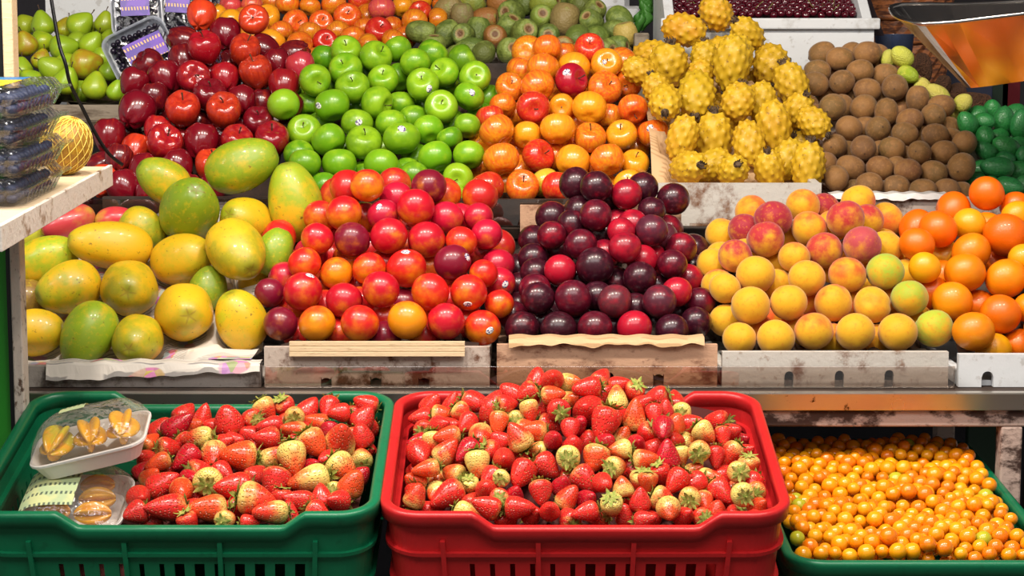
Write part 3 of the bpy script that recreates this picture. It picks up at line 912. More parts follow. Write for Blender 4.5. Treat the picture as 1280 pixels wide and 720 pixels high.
def rounds(H, items, ox, oy, s, rise=0.0):
    for it in items:
        x, y, w, tone = it[:4]
        cav = it[4:6] if len(it) >= 6 and it[4] is not None else None
        st = it[6:8] if len(it) >= 8 else None
        px, py = ox + x / s, oy + y / s
        wp = w / s
        hid = wp < .78 * H['typ']
        if hid: wp = H['typ'] * .92
        d = depth(H, px, py)
        if hid: d += .62 * wp * d / F
        if cav:
            a, b = (cav[0] - x) / (w / 2), -(cav[1] - y) / (w / 2)
            q = a * a + b * b
            if q > .9: a, b, q = a * .95 / q ** .5, b * .95 / q ** .5, .9
            ax = (a, b, math.sqrt(max(0, 1 - q)))
        else:
            ax = (rng.uniform(-.5, .5), rng.uniform(.55, 1), rng.uniform(-.75, -.2))
        sd = None
        if st:
            a, b = (st[0] - x) / (w / 2), -(st[1] - y) / (w / 2)
            q = a * a + b * b
            if q > .85: a, b, q = a * .92 / q ** .5, b * .92 / q ** .5, .85
            sd = (a, b, math.sqrt(max(0.02, 1 - q)))
        add_fruit(H, px, py, wp, None, d, tone, ax, sd, hid, bool(cav))


def longs(H, items, ox, oy, s, tone_at=6):
    """items: x y length width axis tone"""
    for it in items:
        x, y, L, w, r, u, f = it[:7]
        tone = it[7] if len(it) > 7 else 'g'
        px, py = ox + x / s, oy + y / s
        hid = w / s < .78 * H['typ']
        wp = H['typ'] * .9 if hid else w / s
        d = depth(H, px, py)
        if hid: d += .6 * wp * d / F
        n = math.sqrt(r * r + u * u + f * f)
        add_fruit(H, px, py, wp, L / s if abs(f) / n < .5 else None, d, tone, (r, u, f), None, hid)


def boxes_to_axis(H, items, ox, oy, s):
    """kiwis: x y w h; the long side shows which way the fruit lies"""
    for (x, y, w, h) in items:
        px, py = ox + x / s, oy + y / s
        m = min(w, h) / s
        hid = max(w, h) / s < .8 * H['typ']
        wp = max(m, H['typ'] * .93) if not hid else H['typ']
        d = depth(H, px, py)
        if hid: d += .6 * wp * d / F
        if w > h * 1.12: ax = (rng.choice((-1, 1)), rng.uniform(-.3, .3), rng.uniform(-.2, .45))
        elif h > w * 1.12: ax = (rng.uniform(-.2, .2), rng.choice((-1, 1)), rng.uniform(-.2, .3))
        else: ax = (rng.uniform(-.5, .5), rng.uniform(-.5, .3), rng.choice((.9, .9, -.9)))
        add_fruit(H, px, py, wp, None, d, 'k', ax, None, hid)


def fill_gaps(H, tone, step=2.5, most=60, push=.85):
    """fruit of the layer underneath, seen through the gaps between the fruit on top"""
    fs = list(H['f'])
    T = H['typ']
    pts = []
    ys = [f.py for f in fs]
    y = min(ys)
    while y <= max(ys):
        xs = [f.px for f in fs if abs(f.py - y) < T * .55]
        if xs:
            x = min(xs)
            while x <= max(xs):
                pts.append((x, y))
                x += step
        y += step
    pts = np.array(pts)
    unc = np.ones(len(pts), bool)
    dist = np.full(len(pts), 1e9)
    for f in fs:
        rp = f.r * F / f.d
        q = np.hypot(pts[:, 0] - f.px, pts[:, 1] - f.py)
        dist = np.minimum(dist, q - rp * .97)
        unc &= q > rp * .97
    made = 0
    while unc.sum() > 6 and made < most:
        i = int(np.argmax(np.where(unc, dist, -1e9)))
        if dist[i] < 1.6: break
        px, py = pts[i]
        wp = T * rng.uniform(.92, 1.0)
        d = depth(H, px, py) + push * wp * (depth(H, px, py)) / F
        ax = (rng.uniform(-1, 1), rng.uniform(-.6, 1), rng.uniform(-.6, .5))
        add_fruit(H, px, py, wp, None, d, tone, ax, None, True)
        q = np.hypot(pts[:, 0] - px, pts[:, 1] - py)
        unc &= q > wp / 2
        dist = np.minimum(dist, q - wp / 2)
        made += 1
    return made


XLIM = {'b1': (-.27, -.196), 'b2': (.0932 - .236, .0932 + .236)}
XLIM['b1'] = (-.4275 - .236, -.4275 + .236)


def settle(zone, iters=300):
    fs = [f for H in HEAPS if H['zone'] == zone for f in H['f']]
    lo = np.array([H['dmin'] for H in HEAPS if H['zone'] == zone for f in H['f']])
    hi = np.array([H['dmax'] for H in HEAPS if H['zone'] == zone for f in H['f']])
    n = len(fs)
    pos = np.array([f.pos for f in fs])
    pos0 = pos.copy()
    dr = np.array([np.array(f.dir) for f in fs])
    dn = dr / np.linalg.norm(dr, axis=1, keepdims=True)
    rad = np.array([f.r for f in fs])
    own = np.array([i for i, f in enumerate(fs) for _s in f.sph])
    off = np.array([s[0] for f in fs for s in f.sph])
    sr = np.array([s[1] for f in fs for s in f.sph]) * 1.012
    same = own[:, None] == own[None, :]
    R = sr[:, None] + sr[None, :]
    cam = np.array(CAM)
    for it in range(iters):
        c = pos[own] + off
        D = c[:, None, :] - c[None, :, :]
        L = np.sqrt((D ** 2).sum(2)) + 1e-9
        pen = R - L
        pen[same] = 0
        pen = np.maximum(pen, 0)
        mv = (D * (pen / L)[:, :, None]).sum(1) * .5
        d = np.zeros_like(pos)
        cnt = np.zeros(n)
        np.add.at(d, own, mv)
        np.add.at(cnt, own, (pen > 0).sum(1))
        d /= np.maximum(1, cnt * .55)[:, None]
        al = (d * dn).sum(1, keepdims=True) * dn
        pos = pos + al * 1.0 + (d - al) * .45
        o = pos - pos0
        oa = (o * dn).sum(1, keepdims=True) * dn
        ol = o - oa
        ll = np.linalg.norm(ol, axis=1, keepdims=True) + 1e-9
        ol = ol * (.90 if it < iters * .5 else .995)
        ol = ol * np.minimum(1, (.42 if it < iters * .5 else (.48 if zone[0] == 'b' else .62)) * rad[:, None] / ll)
        oa = oa * .985 if it < iters * .6 else oa
        pos = pos0 + oa + ol
        if zone in XLIM:
            pos[:, 0] = np.clip(pos[:, 0], XLIM[zone][0] + rad, XLIM[zone][1] - rad)
        dep = (pos - cam) @ np.array(FWD)
        want = np.clip(dep, lo, hi)
        pos = cam + (pos - cam) * (want / dep)[:, None]
    print('SETTLE', zone, n, 'still touching', int((pen > .0012).sum() / 2), 'deepest', round(float(pen.max()), 4), 'drift', round(float((ll / rad[:, None]).mean()), 3))
    for f, p in zip(fs, pos):
        f.pos = p


def rows_of(H):
    fs = sorted(H['f'], key=lambda f: -f.py)
    rows, cur, start = [], [], None
    for f in fs:
        if start is None or start - f.py > .62 * H['typ']:
            if cur: rows.append(cur)
            cur, start = [], f.py
        cur.append(f)
    if cur: rows.append(cur)
    for r in rows: r.sort(key=lambda f: f.px)
    return rows


def row_words(i, n):
    return 'the bottom row' if i == 0 else 'the top row' if i == n - 1 else 'the %s row up' % nth(i + 1)


def emit(H, adj, parts=None):
    """make the objects of one heap"""
    rows = rows_of(H)
    k = 0
    for ri, row in enumerate(rows):
        for ci, f in enumerate(row):
            meshes = V[H['mesh']]
            me = meshes[(k * 7 + ri) % len(meshes)]
            k += 1
            o = bpy.data.objects.new(H['name'], me)
            z = Vector(f.axis)
            q = z.to_track_quat('Z', 'Y')
            q = q @ Matrix.Rotation(rng.uniform(0, 2 * PI), 3, 'Z').to_quaternion()
            o.rotation_mode = 'QUATERNION'
            o.rotation_quaternion = q
            o.location = f.pos
            asp = ASPECT.get(H['mesh'], 1.0) if H['mesh'] != 'red_apple' else 1.0
            o.scale = (f.r, f.r, f.a / asp if asp > 1.0 else f.r)
            c = hx(f.color)
            j = [rng.uniform(.9, 1.1) for _q in range(3)]
            o.color = (c[0] * j[0], c[1] * j[1], c[2] * j[2], min(1, max(0, f.alpha + rng.uniform(-.07, .07))))
            link(o)
            feat = ''
            if f.stk is not None:
                loc = q.inverted() @ f.stk
                s = patch_mesh(me, loc, .25, 'sticker', M['sticker'], .19)
                link(bpy.data.objects.new('sticker', s), o)
                feat = ' with a white sticker'
            if parts: parts(o, f, H)
            a = adj.get(f.tone, '')
            if callable(a): a = a(f)
            if f.hidden and not feat: feat = ' half hidden behind others'
            lab = '%s %s%s, %s from %s in %s' % (a, H['noun'], feat, nth(ci + 1), H['ref'], row_words(ri, len(rows)))
            if len(lab.split()) > 16: lab = lab.replace(' half hidden behind others', '')
            if len(lab.split()) > 16: lab = lab.replace(' with a white', ' with')
            tag(o, lab.strip(), H['cat'], H['group'])
            f.o = o


def stems(names):
    def go(o, f, H):
        if f.cav and H['mesh'] in names:
            link(bpy.data.objects.new('stem', SM[H['mesh']]), o)
    return go


def backing_mesh(H, drop, x0, x1, y0, y1, name, mat, zmin=None, extra=None):
    """the sloping inner support a heap lies on, a solid wedge following the heap's own slope"""
    allf = [f for hh in [H] + (extra or []) for f in hh['f']]
    c = np.array([f.pos for f in allf])
    bot = np.array([f.pos[2] - f.r for f in allf])
    mb = MB()
    nu, nv = 41, 25
    top = []
    for j in range(nv):
        for i in range(nu):
            x = x0 + (x1 - x0) * i / (nu - 1)
            y = y0 + (y1 - y0) * j / (nv - 1)
            w = (c[:, 0] - x) ** 2 + (c[:, 1] - y) ** 2
            w = np.exp(-(w - w.min()) / (2 * .035 ** 2))
            z = float((w * bot).sum() / w.sum()) - drop
            if zmin is not None: z = max(z, zmin)
            top.append((x, y, z))
    # keep clear of every fruit
    out = []
    for (x, y, z) in top:
        for h in [H] + (extra or []):
            for f in h['f']:
                for so, r in f.sph:
                    c = f.pos + so
                    q = (x - c[0]) ** 2 + (y - c[1]) ** 2
                    rr = r * 1.10 + .006
                    if q < rr * rr:
                        z = min(z, c[2] - math.sqrt(rr * rr - q) - .002)
        if zmin is not None: z = max(z, zmin)
        out.append((x, y, z))
    mb.grid(out, nu, nv)
    return mb, out
# ------------------------------------------------------------------ the heaps
hN = heap('nectarine', 'nectarine', 'nectarine', 'the papayas', NECT_T, 't1', 2.945, 405, .0014, 46, (485, 60, .0004), 2.90, 3.215, 'nectarines heaped between papayas and plums')
rounds(hN, NECT, 310, 200, 2.4)
hP = heap('plum', 'plum', 'plum', 'the nectarines', PLUM_T, 't1', 2.945, 408, .0014, 43, (755, 30, .0006), 2.90, 3.215, 'plums heaped in a pyramid')
rounds(hP, PLUM, 600, 200, 2.4)
hPe = heap('peach', 'peach', 'peach', 'the plums', PEACH_T, 't1', 2.945, 420, .0014, 46, (1040, 90, .0004), 2.90, 3.215, 'peaches heaped beside the plums')
rounds(hPe, PEACH, 860, 210, 2.4)
hM = heap('tangelo', 'mandarin', 'tangelo', 'the peaches', MAND_T, 't1', 2.945, 420, .0014, 50, None, 2.90, 3.215, 'tangelos heaped beside the peaches')
rounds(hM, MAND, 860, 210, 2.4)
hPa = heap('papaya', 'papaya', 'papaya', 'the post', PAPA_T, 't1', 2.965, 420, .0014, 60, None, 2.92, 3.20, 'papayas heaped on newspaper')
longs(hPa, PAPA, 0, 170, 2.3226)

hG = heap('green_apple', 'green_apple', 'green apple', 'the red apples', GREEN_T, 't2', 3.42, 225, .0017, 42, None, 3.38, 3.735, 'green apples heaped behind the nectarines')
rounds(hG, GREEN, 240, 0, 2.77)
hGa = heap('bicoloured_apple', 'gala_apple', 'bicoloured apple', 'the green apples', GALA_T, 't2', 3.42, 233, .0017, 42, None, 3.38, 3.735, 'yellow and red apples heaped behind the plums')
rounds(hGa, GALA, 560, 0, 2.571)
hR = heap('red_apple', 'red_apple', 'red apple', 'the post', RED_T, 't2', 3.42, 235, .0017, 40, None, 3.38, 3.735, 'dark red apples heaped behind the papayas')
rounds(hR, RED, 0, 0, 1.0)
hPi = heap('yellow_dragon_fruit', 'pitahaya', 'yellow dragon fruit', 'the apples', {'g': ('#C09416', .5)}, 't2', 3.43, 210, .0017, 43, None, 3.40, 3.74, 'yellow dragon fruits heaped in a white foam box')
longs(hPi, [(q[0], q[1], q[2] * 1.08, q[3] * 1.12) + q[4:] for q in PITA], 780, 0, 2.769)
hK = heap('kiwi', 'kiwi', 'kiwi', 'the dragon fruits', {'k': ('#7C5830', .5)}, 't2', 3.41, 235, .0021, 32, None, 3.38, 3.76, 'kiwis heaped beside the dragon fruits')
boxes_to_axis(hK, KIWI, 1000, 0, 2.769)
hF = heap('green_feijoa', 'green_feijoa', 'green feijoa', 'the kiwis', {'g': ('#2C8040', .5)}, 't2', 3.44, 232, .0021, 26, None, 3.39, 3.78, 'dark green feijoas heaped beside the kiwis')
longs(hF, FEIJ, 1000, 0, 2.769)
hGu = heap('guava', 'guava', 'pale green guava', 'the kiwis', {'l': ('#C6CC58', .6), 'g': ('#A8C030', .6), 'y': ('#D8CC60', .6), 'p': ('#C8C060', .6)}, 't2', 3.62, 130, .0018, 24, None, 3.5, 3.9, 'guavas behind the kiwis')
longs(hGu, [i[:4] + i[5:] + i[4:5] for i in GUAVA], 1000, 0, 2.769)
hRo = heap('brown_root', 'brown_root', 'brown root', 'the kiwis', {'g': ('#6E4528', .5)}, 't2', 3.72, 130, .0010, 24, None, 3.62, 3.95, 'brown roots behind the kiwis')
longs(hRo, ROOTS, 1000, 0, 2.769)

hT = heap('streaked_apple', 'gala_apple', 'streaked apple', 'the grape packs', GALA_T, 't3', 3.92, 60, .0042, 33, None, 3.88, 4.3, 'streaked apples on the highest shelf')
rounds(hT, TOPA, 240, 0, 2.77)
hTu = heap('prickly_pear', 'prickly_pear', 'prickly pear', 'the streaked apples', TUNA_T, 't3', 3.91, 66, .0042, 33, None, 3.88, 4.3, 'prickly pears on the highest shelf')
longs(hTu, [(i[0], i[1], i[2], i[3], i[5], i[6], i[7], i[4]) for i in TUNA], 560, 0, 2.571)
hPr = heap('pear', 'pear', 'pear', 'the green post', PEAR_T, 't3', 3.86, 108, .0036, 32, None, 3.83, 4.2, 'green pears heaped on the highest shelf')
longs(hPr, [(i[0], i[1], i[2] * 1.08, i[2] * .95, i[4], i[5], i[6], i[3]) for i in PEAR], 0, 0, 3.0)
hMa = heap('mango', 'mango', 'mango', 'the post', {'r': ('#C23A44', .8), 'g': ('#A8B03A', .5)}, 't1', 3.20, 275, .0, 36, None, 3.1, 3.27, 'mangoes behind the papayas')
longs(hMa, [(200, 252, 165, 95, -.9, -.3, .2, 'r'), (335, 245, 120, 80, .9, .1, .2, 'r'), (88, 290, 120, 80, .8, .5, .1, 'g')], 0, 170, 2.3226)

# strawberries: plane just over the rims of their crates
hS1 = heap('strawberry', 'strawberry', 'strawberry', 'the starfruit packs', STRAW_T, 'b1', 2.447, 640, .0021, 29, None, 2.44, 2.73, 'strawberries in the green crate')
bigger = lambda L: [(q[0], q[1], q[2] * 1.05, q[3] * 1.07) + q[4:] for q in L]
longs(hS1, bigger(SA), 160, 490, 4.235)
longs(hS1, bigger(SB), 320, 490, 4.235)
hS2 = heap('strawberry', 'strawberry', 'strawberry', 'the green crate', STRAW_T, 'b2', 2.447, 640, .0014, 29, (735, 110, .0006), 2.44, 2.73, 'strawberries in the red crate')
longs(hS2, bigger(SC), 490, 470, 3.789)
longs(hS2, bigger(SD), 640, 460, 3.6)
longs(hS2, bigger(SE), 800, 470, 3.789)
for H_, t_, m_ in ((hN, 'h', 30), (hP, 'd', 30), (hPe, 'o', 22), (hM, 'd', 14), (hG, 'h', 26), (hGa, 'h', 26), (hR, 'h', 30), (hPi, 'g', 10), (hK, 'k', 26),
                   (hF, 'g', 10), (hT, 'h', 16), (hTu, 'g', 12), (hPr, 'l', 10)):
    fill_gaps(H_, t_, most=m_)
fill_gaps(hS1, 'r', 2.0, 34)
fill_gaps(hS2, 'r', 2.0, 44, .7)
for z in ('t1', 't2', 't3', 'b1', 'b2'): settle(z)
def dried(o, f, H):
    if f.axis.dot(-f.dir.normalized()) > .28 or f.axis.z > .6 and rng.random() < .45:
        link(bpy.data.objects.new('dried_flower_end', DRY), o)


def calyx(o, f, H):
    link(bpy.data.objects.new('calyx', CAL[rng.randrange(3)]), o)


emit(hN, {'o': 'orange and red', 'r': 'bright red', 'a': 'orange-red', 'm': 'pinkish red', 'd': 'dark crimson', 'y': 'mostly orange', 'h': 'orange-red'})
emit(hP, {'d': 'blackish purple', 'm': 'dark maroon', 'r': 'red-maroon', 'b': 'bright red', 'v': 'dull mauve'})
emit(hPe, {'y': 'yellow', 'o': 'orange-blushed', 'h': 'half red', 'r': 'dark red', 'p': 'pink-red', 'k': 'greenish yellow'})
emit(hM, {'d': 'deep orange', 'o': 'orange', 'y': 'yellowish'})
emit(hPa, {'y': 'ripe yellow', 'l': 'yellow-green', 'g': 'greenish', 'm': 'mottled yellow', 'b': 'brownish'})
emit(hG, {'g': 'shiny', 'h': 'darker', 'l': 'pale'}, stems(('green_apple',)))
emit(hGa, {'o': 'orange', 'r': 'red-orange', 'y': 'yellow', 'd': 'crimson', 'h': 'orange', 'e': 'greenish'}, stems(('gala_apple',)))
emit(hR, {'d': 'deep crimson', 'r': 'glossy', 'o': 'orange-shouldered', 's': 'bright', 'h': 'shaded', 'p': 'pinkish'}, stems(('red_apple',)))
emit(hPi, {'g': 'knobbly'}, dried)
emit(hK, {'k': 'fuzzy brown'})
emit(hF, {'g': 'glossy'})
emit(hGu, {'l': 'lumpy', 'g': 'bright', 'y': 'tapered', 'p': 'small'})
emit(hRo, {'g': 'rough'})
emit(hT, {'o': 'orange', 'r': 'red', 'y': 'yellow', 'p': 'pinkish', 'h': 'dull'}, stems(('gala_apple',)))
emit(hTu, {'g': 'green', 'b': 'brownish', 'o': 'orange-brown', 'l': 'light green', 'y': 'pale yellow'})
emit(hPr, {'l': 'yellow-green', 'o': 'brownish'}, lambda o, f, H: link(bpy.data.objects.new('stem', SM['pear']), o) if f.axis.z > .3 else None)
emit(hMa, {'r': 'red', 'g': 'green-yellow'})
SNAMES = {'r': 'red', 'd': 'dark red', 'o': 'orange-red', 'y': 'pale-shouldered', 'Y': 'half-ripe pale'}
emit(hS1, SNAMES, calyx)
emit(hS2, SNAMES, calyx)

# ------------------------------------------------------------------ materials of the stall
M['foam'] = stained('white_foam', '#BFBAB2', '#6E4426', 14, .50, .66, .8, second='#8A6A50')
M['foam_clean'] = stained('clean_foam', '#CFD2D5', '#9A958E', 9, .54, .74, .7, bump=.08)
M['foam_dirty'] = stained('dirty_foam', '#B8A89C', '#5E3822', 16, .48, .60, .8)
M['foam_grey'] = stained('grey_board', '#98908A', '#4E4038', 14, .46, .64, .85)
M['carton'] = stained('carton', '#BF977A', '#6A3E28', 14, .49, .66, .85, streak=(1, 1, 1.6))
M['wood_pale'] = stained('pale_wood', '#DCC29C', '#9A7448', 8, .55, .8, .75, streak=(1, 6, 6))
M['wood_grey'] = stained('weathered_wood', '#8C8070', '#4A3C2E', 8, .45, .7, .85, streak=(1, 5, 5))
M['board_white'] = stained('white_board', '#DED6CA', '#8A6A4A', 18, .56, .68, .6)
M['post_paint'] = stained('chipped_paint', '#C9C0B4', '#5A4434', 26, .56, .62, .6, streak=(1, 1, .6))
M['rust'] = stained('rusty_paint', '#B8A094', '#3A231A', 20, .44, .56, .7, streak=(.6, 1, 1))
M['steel'] = N('stainless_steel').bsdf(hx('#C4C0BC'), .20, metal=1.0)


def worn_steel():
    m = N('worn_steel')
    v = m.coords()
    n1 = m.noise(v, 26, 6.0, .7)
    k = m.ramp(n1, .62, .70)
    col = m.mix(k, hx('#D0C8BE'), hx('#3A2418'))
    n2 = m.noise(v, 8, 2.0)
    return m.bsdf(col, m.math('MULTIPLY_ADD', n2, .25, .18), m.bump(n2, .15, .02), metal=.85)


M['steel_edge'] = worn_steel()
M['dark_wood'] = stained('dark_wood', '#3A2A20', '#1C1410', 10, .4, .7, .7)
M['green_paint'] = plain('green_paint', '#2FA82A', .5)
M['black_plastic'] = plain('black_plastic', '#0C0C0E', .35)
M['green_crate'] = stained('green_plastic', '#0C6E48', '#0A5638', 9, .5, .8, .36, bump=.04)
M['red_crate'] = stained('red_plastic', '#C22224', '#A81A1E', 9, .5, .8, .34, bump=.04)
M['glass'] = clear_mat('clear_acrylic', '#F0E8E2', .09, .02)
M['film'] = clear_mat('cling_film', '#FBFAF8', .05, .09, .8, 60, fres=.4, haze=.03)
M['clam'] = clear_mat('clamshell_plastic', '#F4F6FA', .07, .10, .2, 90, fres=.5, haze=.008)
M['film_smooth'] = clear_mat('taut_film', '#FBFAFC', .02, .06, .2, 40, fres=.25)
M['tray_foam'] = plain('tray_foam', '#E4E0DC', .55)
M['tray_clear'] = clear_mat('frosted_tray', '#E8ECF0', .08, .2, 0, 30, haze=.38, hazecol='#C8D0DC')


def paper_mat(name, base, ink, warm=None):
    m = N(name)
    tc = m.n('TexCoord').outputs['Object']
    mp = m.n('Mapping')
    m.set(mp.inputs['Vector'], tc)
    w = m.n('TexWave', bands_direction='Y')
    m.set(w.inputs['Vector'], tc)
    w.inputs['Scale'].default_value = 45
    w.inputs['Distortion'].default_value = .6
    n1 = m.noise(tc, 9.0, 2.0)
    block = m.ramp(m.noise(tc, 17.0, 0.0), .46, .5)
    lines = m.math('MULTIPLY', m.ramp(w.outputs[1], .55, .75), m.math('MULTIPLY', block, .6))
    col = m.mix(lines, hx(base), hx(ink))
    pic = m.ramp(m.noise(tc, 13.0, 1.0), .58, .61)
    c2 = m.n('TexVoronoi')
    c2.inputs['Scale'].default_value = 60
    m.set(c2.inputs['Vector'], tc)
    pc = m.mix(.55, c2.outputs['Color'], hx(warm or '#A05040'))
    col = m.mix(m.math('MULTIPLY', pic, .8 if warm else 0.0), col, pc)
    return m.bsdf(col, .8, m.bump(n1, .1, .01))


M['news'] = paper_mat('newsprint', '#D6CFC6', '#4A4A52', '#B0605A')
M['kraft'] = paper_mat('kraft_paper', '#CDAA80', '#A07A50')


# ------------------------------------------------------------------ trays / boxes standing on the shelves
def tray(name, label, cat, px0, px1, Y0, depthY, pytop, pybot, mat, notches=(), wall=.014, back=None, group=None, side_h=None):
    a, b = PY(px0, pytop, Y0), PY(px1, pytop, Y0)
    z1, z0 = a.z, PY((px0 + px1) / 2, pybot, Y0).z
    W, Hh = b.x - a.x, z1 - z0
    root = empty(name, ((a.x + b.x) / 2, Y0, z0))
    tag(root, label, cat, group)
    h = W / 2
    # front wall with notches at its foot
    mb = MB()
    cuts = []
    for (pn, w, hh) in notches:
        x = PY(pn, pybot, Y0).x - root.location.x
        cuts.append((x - w / 2, x + w / 2, hh))
    cuts.sort()
    x = -h
    for (c0, c1, hh) in cuts:
        mb.box(x, c0, 0, wall, 0, Hh)
        n = 8
        for k in range(n):
            u0, u1 = c0 + (c1 - c0) * k / n, c0 + (c1 - c0) * (k + 1) / n

            def top(u):
                t = (u - (c0 + c1) / 2) / ((c1 - c0) / 2)
                return hh - (c1 - c0) / 2 * (1 - math.sqrt(max(0, 1 - t * t)))
            mb.hexa([(u0, 0, top(u0)), (u1, 0, top(u1)), (u1, wall, top(u1)), (u0, wall, top(u0)), (u0, 0, Hh), (u1, 0, Hh), (u1, wall, Hh), (u0, wall, Hh)])
        x = c1
    mb.box(x, h, 0, wall, 0, Hh)
    mb.build('front_wall', mat, root)
    bh = back or Hh
    MB().box(-h, h, depthY - wall, depthY, 0, bh).build('back_wall', mat, root, bevel=.002)
    for s in (-1, 1):
        x0 = -h if s < 0 else h - wall
        m2 = MB()
        if side_h:
            m2.hexa([(x0, wall, 0), (x0 + wall, wall, 0), (x0 + wall, depthY - wall, 0), (x0, depthY - wall, 0),
                     (x0, wall, Hh), (x0 + wall, wall, Hh), (x0 + wall, depthY - wall, side_h), (x0, depthY - wall, side_h)])
        else:
            m2.box(x0, x0 + wall, wall, depthY - wall, 0, Hh * .55)
        m2.build('side_wall', mat, root, bevel=.002)
    MB().box(-h + wall, h - wall, wall, depthY - wall, 0, .008).build('base', mat, root)
    root['dims'] = (W, depthY, Hh)
    return root


def put_backing(root, H, drop, name='liner', mat=None, extra=None, inset=.017):
    W, D, Hh = root['dims']
    L = root.location
    mb, _o = backing_mesh(H, drop, L.x - W / 2 + inset, L.x + W / 2 - inset, L.y + inset, L.y + D - inset, name, mat, L.z + .010, extra)
    mb.v = [(x - L.x, y - L.y, z - L.z) for (x, y, z) in mb.v]
    o = mb.build(name, mat or M['dark_wood'], root, smooth=True)  # dark default paints the shade in the gaps between the fruit
    return o


Y1, Y2, Y3 = 2.83, 3.32, 3.83
T1 = dict(group='shallow boxes on the lowest shelf')
bPa = tray('fruit_box', 'weathered grey box under the papayas and newspaper', 'box', -8, 326, Y1, .42, 458, 497, M['foam_grey'], wall=.018)
bN = tray('fruit_box', 'stained white foam box under the nectarines', 'box', 330, 612, Y1, .42, 434, 492, M['foam_dirty'], [(408, .016, .024), (470, .016, .024), (530, .016, .024)])
bP = tray('fruit_box', 'stained carton box under the pyramid of plums', 'box', 621, 897, Y1, .42, 431, 491, M['carton'], [(761, .016, .031), (823, .016, .028)])
bPe = tray('fruit_box', 'dirt-spotted white foam box with notches under the peaches', 'box', 903, 1186, Y1, .42, 440, 489, M['foam'], [(986, .014, .030), (1049, .014, .031), (1111, .014, .032)])
bM = tray('fruit_box', 'bluish white foam box under the tangelos', 'box', 1199, 1432, Y1, .42, 443, 489, M['foam_clean'], [(1234, .018, .030)])
bR = tray('fruit_box', 'dark wooden box under the red apples', 'box', 128, 345, Y2, .46, 246, 282, M['dark_wood'])
bG = tray('fruit_box', 'dark wooden box under the green apples', 'box', 347, 590, Y2, .46, 248, 282, M['dark_wood'])
bGa = tray('fruit_box', 'dark wooden box under the bicoloured apples', 'box', 592, 804, Y2, .46, 249, 282, M['dark_wood'])
bPi = tray('fruit_box', 'white foam box holding the yellow dragon fruits', 'box', 808, 1027, Y2, .46, 229, 280, M['foam'], side_h=.10)
bK = tray('fruit_box', 'low stained white box under the kiwis', 'box', 1030, 1189, Y2, .42, 243, 282, M['foam_dirty'], [(1078, .014, .012)])
bF = tray('fruit_box', 'low box under the dark green feijoas', 'box', 1192, 1330, Y2, .46, 246, 282, M['foam_dirty'])
bPr = tray('fruit_box', 'grey wooden box under the green pears', 'box', 24, 150, Y3 - .02, .42, 131, 150, M['wood_grey'])
bT = tray('fruit_box', 'dark wooden box under the streaked apples', 'box', 235, 512, Y3, .42, 78, 95, M['dark_wood'])
bTu = tray('fruit_box', 'dark paper-lined tray under the prickly pears', 'box', 515, 795, Y3, .42, 79, 96, M['dark_wood'])


# ------------------------------------------------------------------ shelves, posts, floor, wall
def shelf(label, Y, zt, x0, x1, depthY, railh, beamh, railmat, beammat, legs):
    root = empty('display_shelf', ((x0 + x1) / 2, Y, 0))
    tag(root, label, 'shelf')
    cx = (x0 + x1) / 2
    MB().box(x0 - cx, x1 - cx, .012, depthY, zt - .02, zt).build('shelf_board', M['dark_wood'], root)
    zl, zh = zt - railh, zt + .0005
    MB().hexa([(x0 - cx, .003, zl), (x1 - cx, .003, zl), (x1 - cx, .011, zl), (x0 - cx, .011, zl), (x0 - cx, -.008, zh), (x1 - cx, -.008, zh), (x1 - cx, .011, zh), (x0 - cx, .011, zh)]).build('front_rail', railmat, root, bevel=.002)
    MB().box(x0 - cx, x1 - cx, .012, .04, zt - railh - beamh, zt - railh - .001).build('beam', beammat, root, bevel=.003)
    for (lx, ly) in legs:
        MB().box(lx - .016 - cx, lx + .016 - cx, ly, ly + .032, .001, zt - railh - beamh if ly < .05 else zt - .021).build('leg', beammat, root, bevel=.003)


zs1 = PY(640, 490.5, 2.79).z
zs2 = bG.location.z - .0015
zs3 = min(bPr.location.z, bT.location.z, bTu.location.z) - .0015
for b in (bPa, bN, bP, bPe, bM):
    dz = b.location.z - (zs1 + .001)
    b.location.z = zs1 + .001
    for c in b.children:
        for v in c.data.vertices:
            v.co.z += dz if v.co.z > .02 else 0
for b in (bR, bG, bGa, bPi, bK, bF):
    dz = b.location.z - (zs2 + .001)
    b.location.z = zs2 + .001
    for c in b.children:
        for v in c.data.vertices:
            v.co.z += dz if v.co.z > .02 else 0
for b in (bPr, bT, bTu):
    dz = b.location.z - (zs3 + .001)
    b.location.z = zs3 + .001
    for c in b.children:
        for v in c.data.vertices:
            v.co.z += dz if v.co.z > .02 else 0
put_backing(bPa, hPa, .004, mat=M['news'], extra=[hMa])
put_backing(bN, hN, .004)
put_backing(bP, hP, .004)
put_backing(bPe, hPe, .004)
put_backing(bM, hM, .004)
put_backing(bR, hR, .004)
put_backing(bG, hG, .004)
put_backing(bGa, hGa, .004)
put_backing(bPi, hPi, .004, mat=M['kraft'])
put_backing(bK, hK, .004, mat=M['foam_dirty'])
put_backing(bF, hF, .004, mat=M['foam_dirty'])
put_backing(bPr, hPr, .004)
put_backing(bT, hT, .004)
put_backing(bTu, hTu, .004, mat=M['foam_grey'])
shelf('lowest display shelf with steel edge over rusty beam', 2.79, zs1, -.82, 1.02, .49, .028, .026, M['steel_edge'], M['rust'], [(.742, .012), (-.78, .012), (.742, .44), (-.78, .44)])
shelf('middle display shelf behind the nectarines and plums', 3.29, zs2, -.95, 1.1, .52, .02, .03, M['dark_wood'], M['dark_wood'], [(1.05, .04), (-.92, .04), (1.05, .46), (-.92, .46)])
shelf('highest display shelf holding pears and prickly pears', 3.80, zs3, -1.1, 1.35, .98, .02, .03, M['wood_grey'], M['dark_wood'], [(1.3, .04), (-1.05, .04), (1.3, .9), (-1.05, .9)])

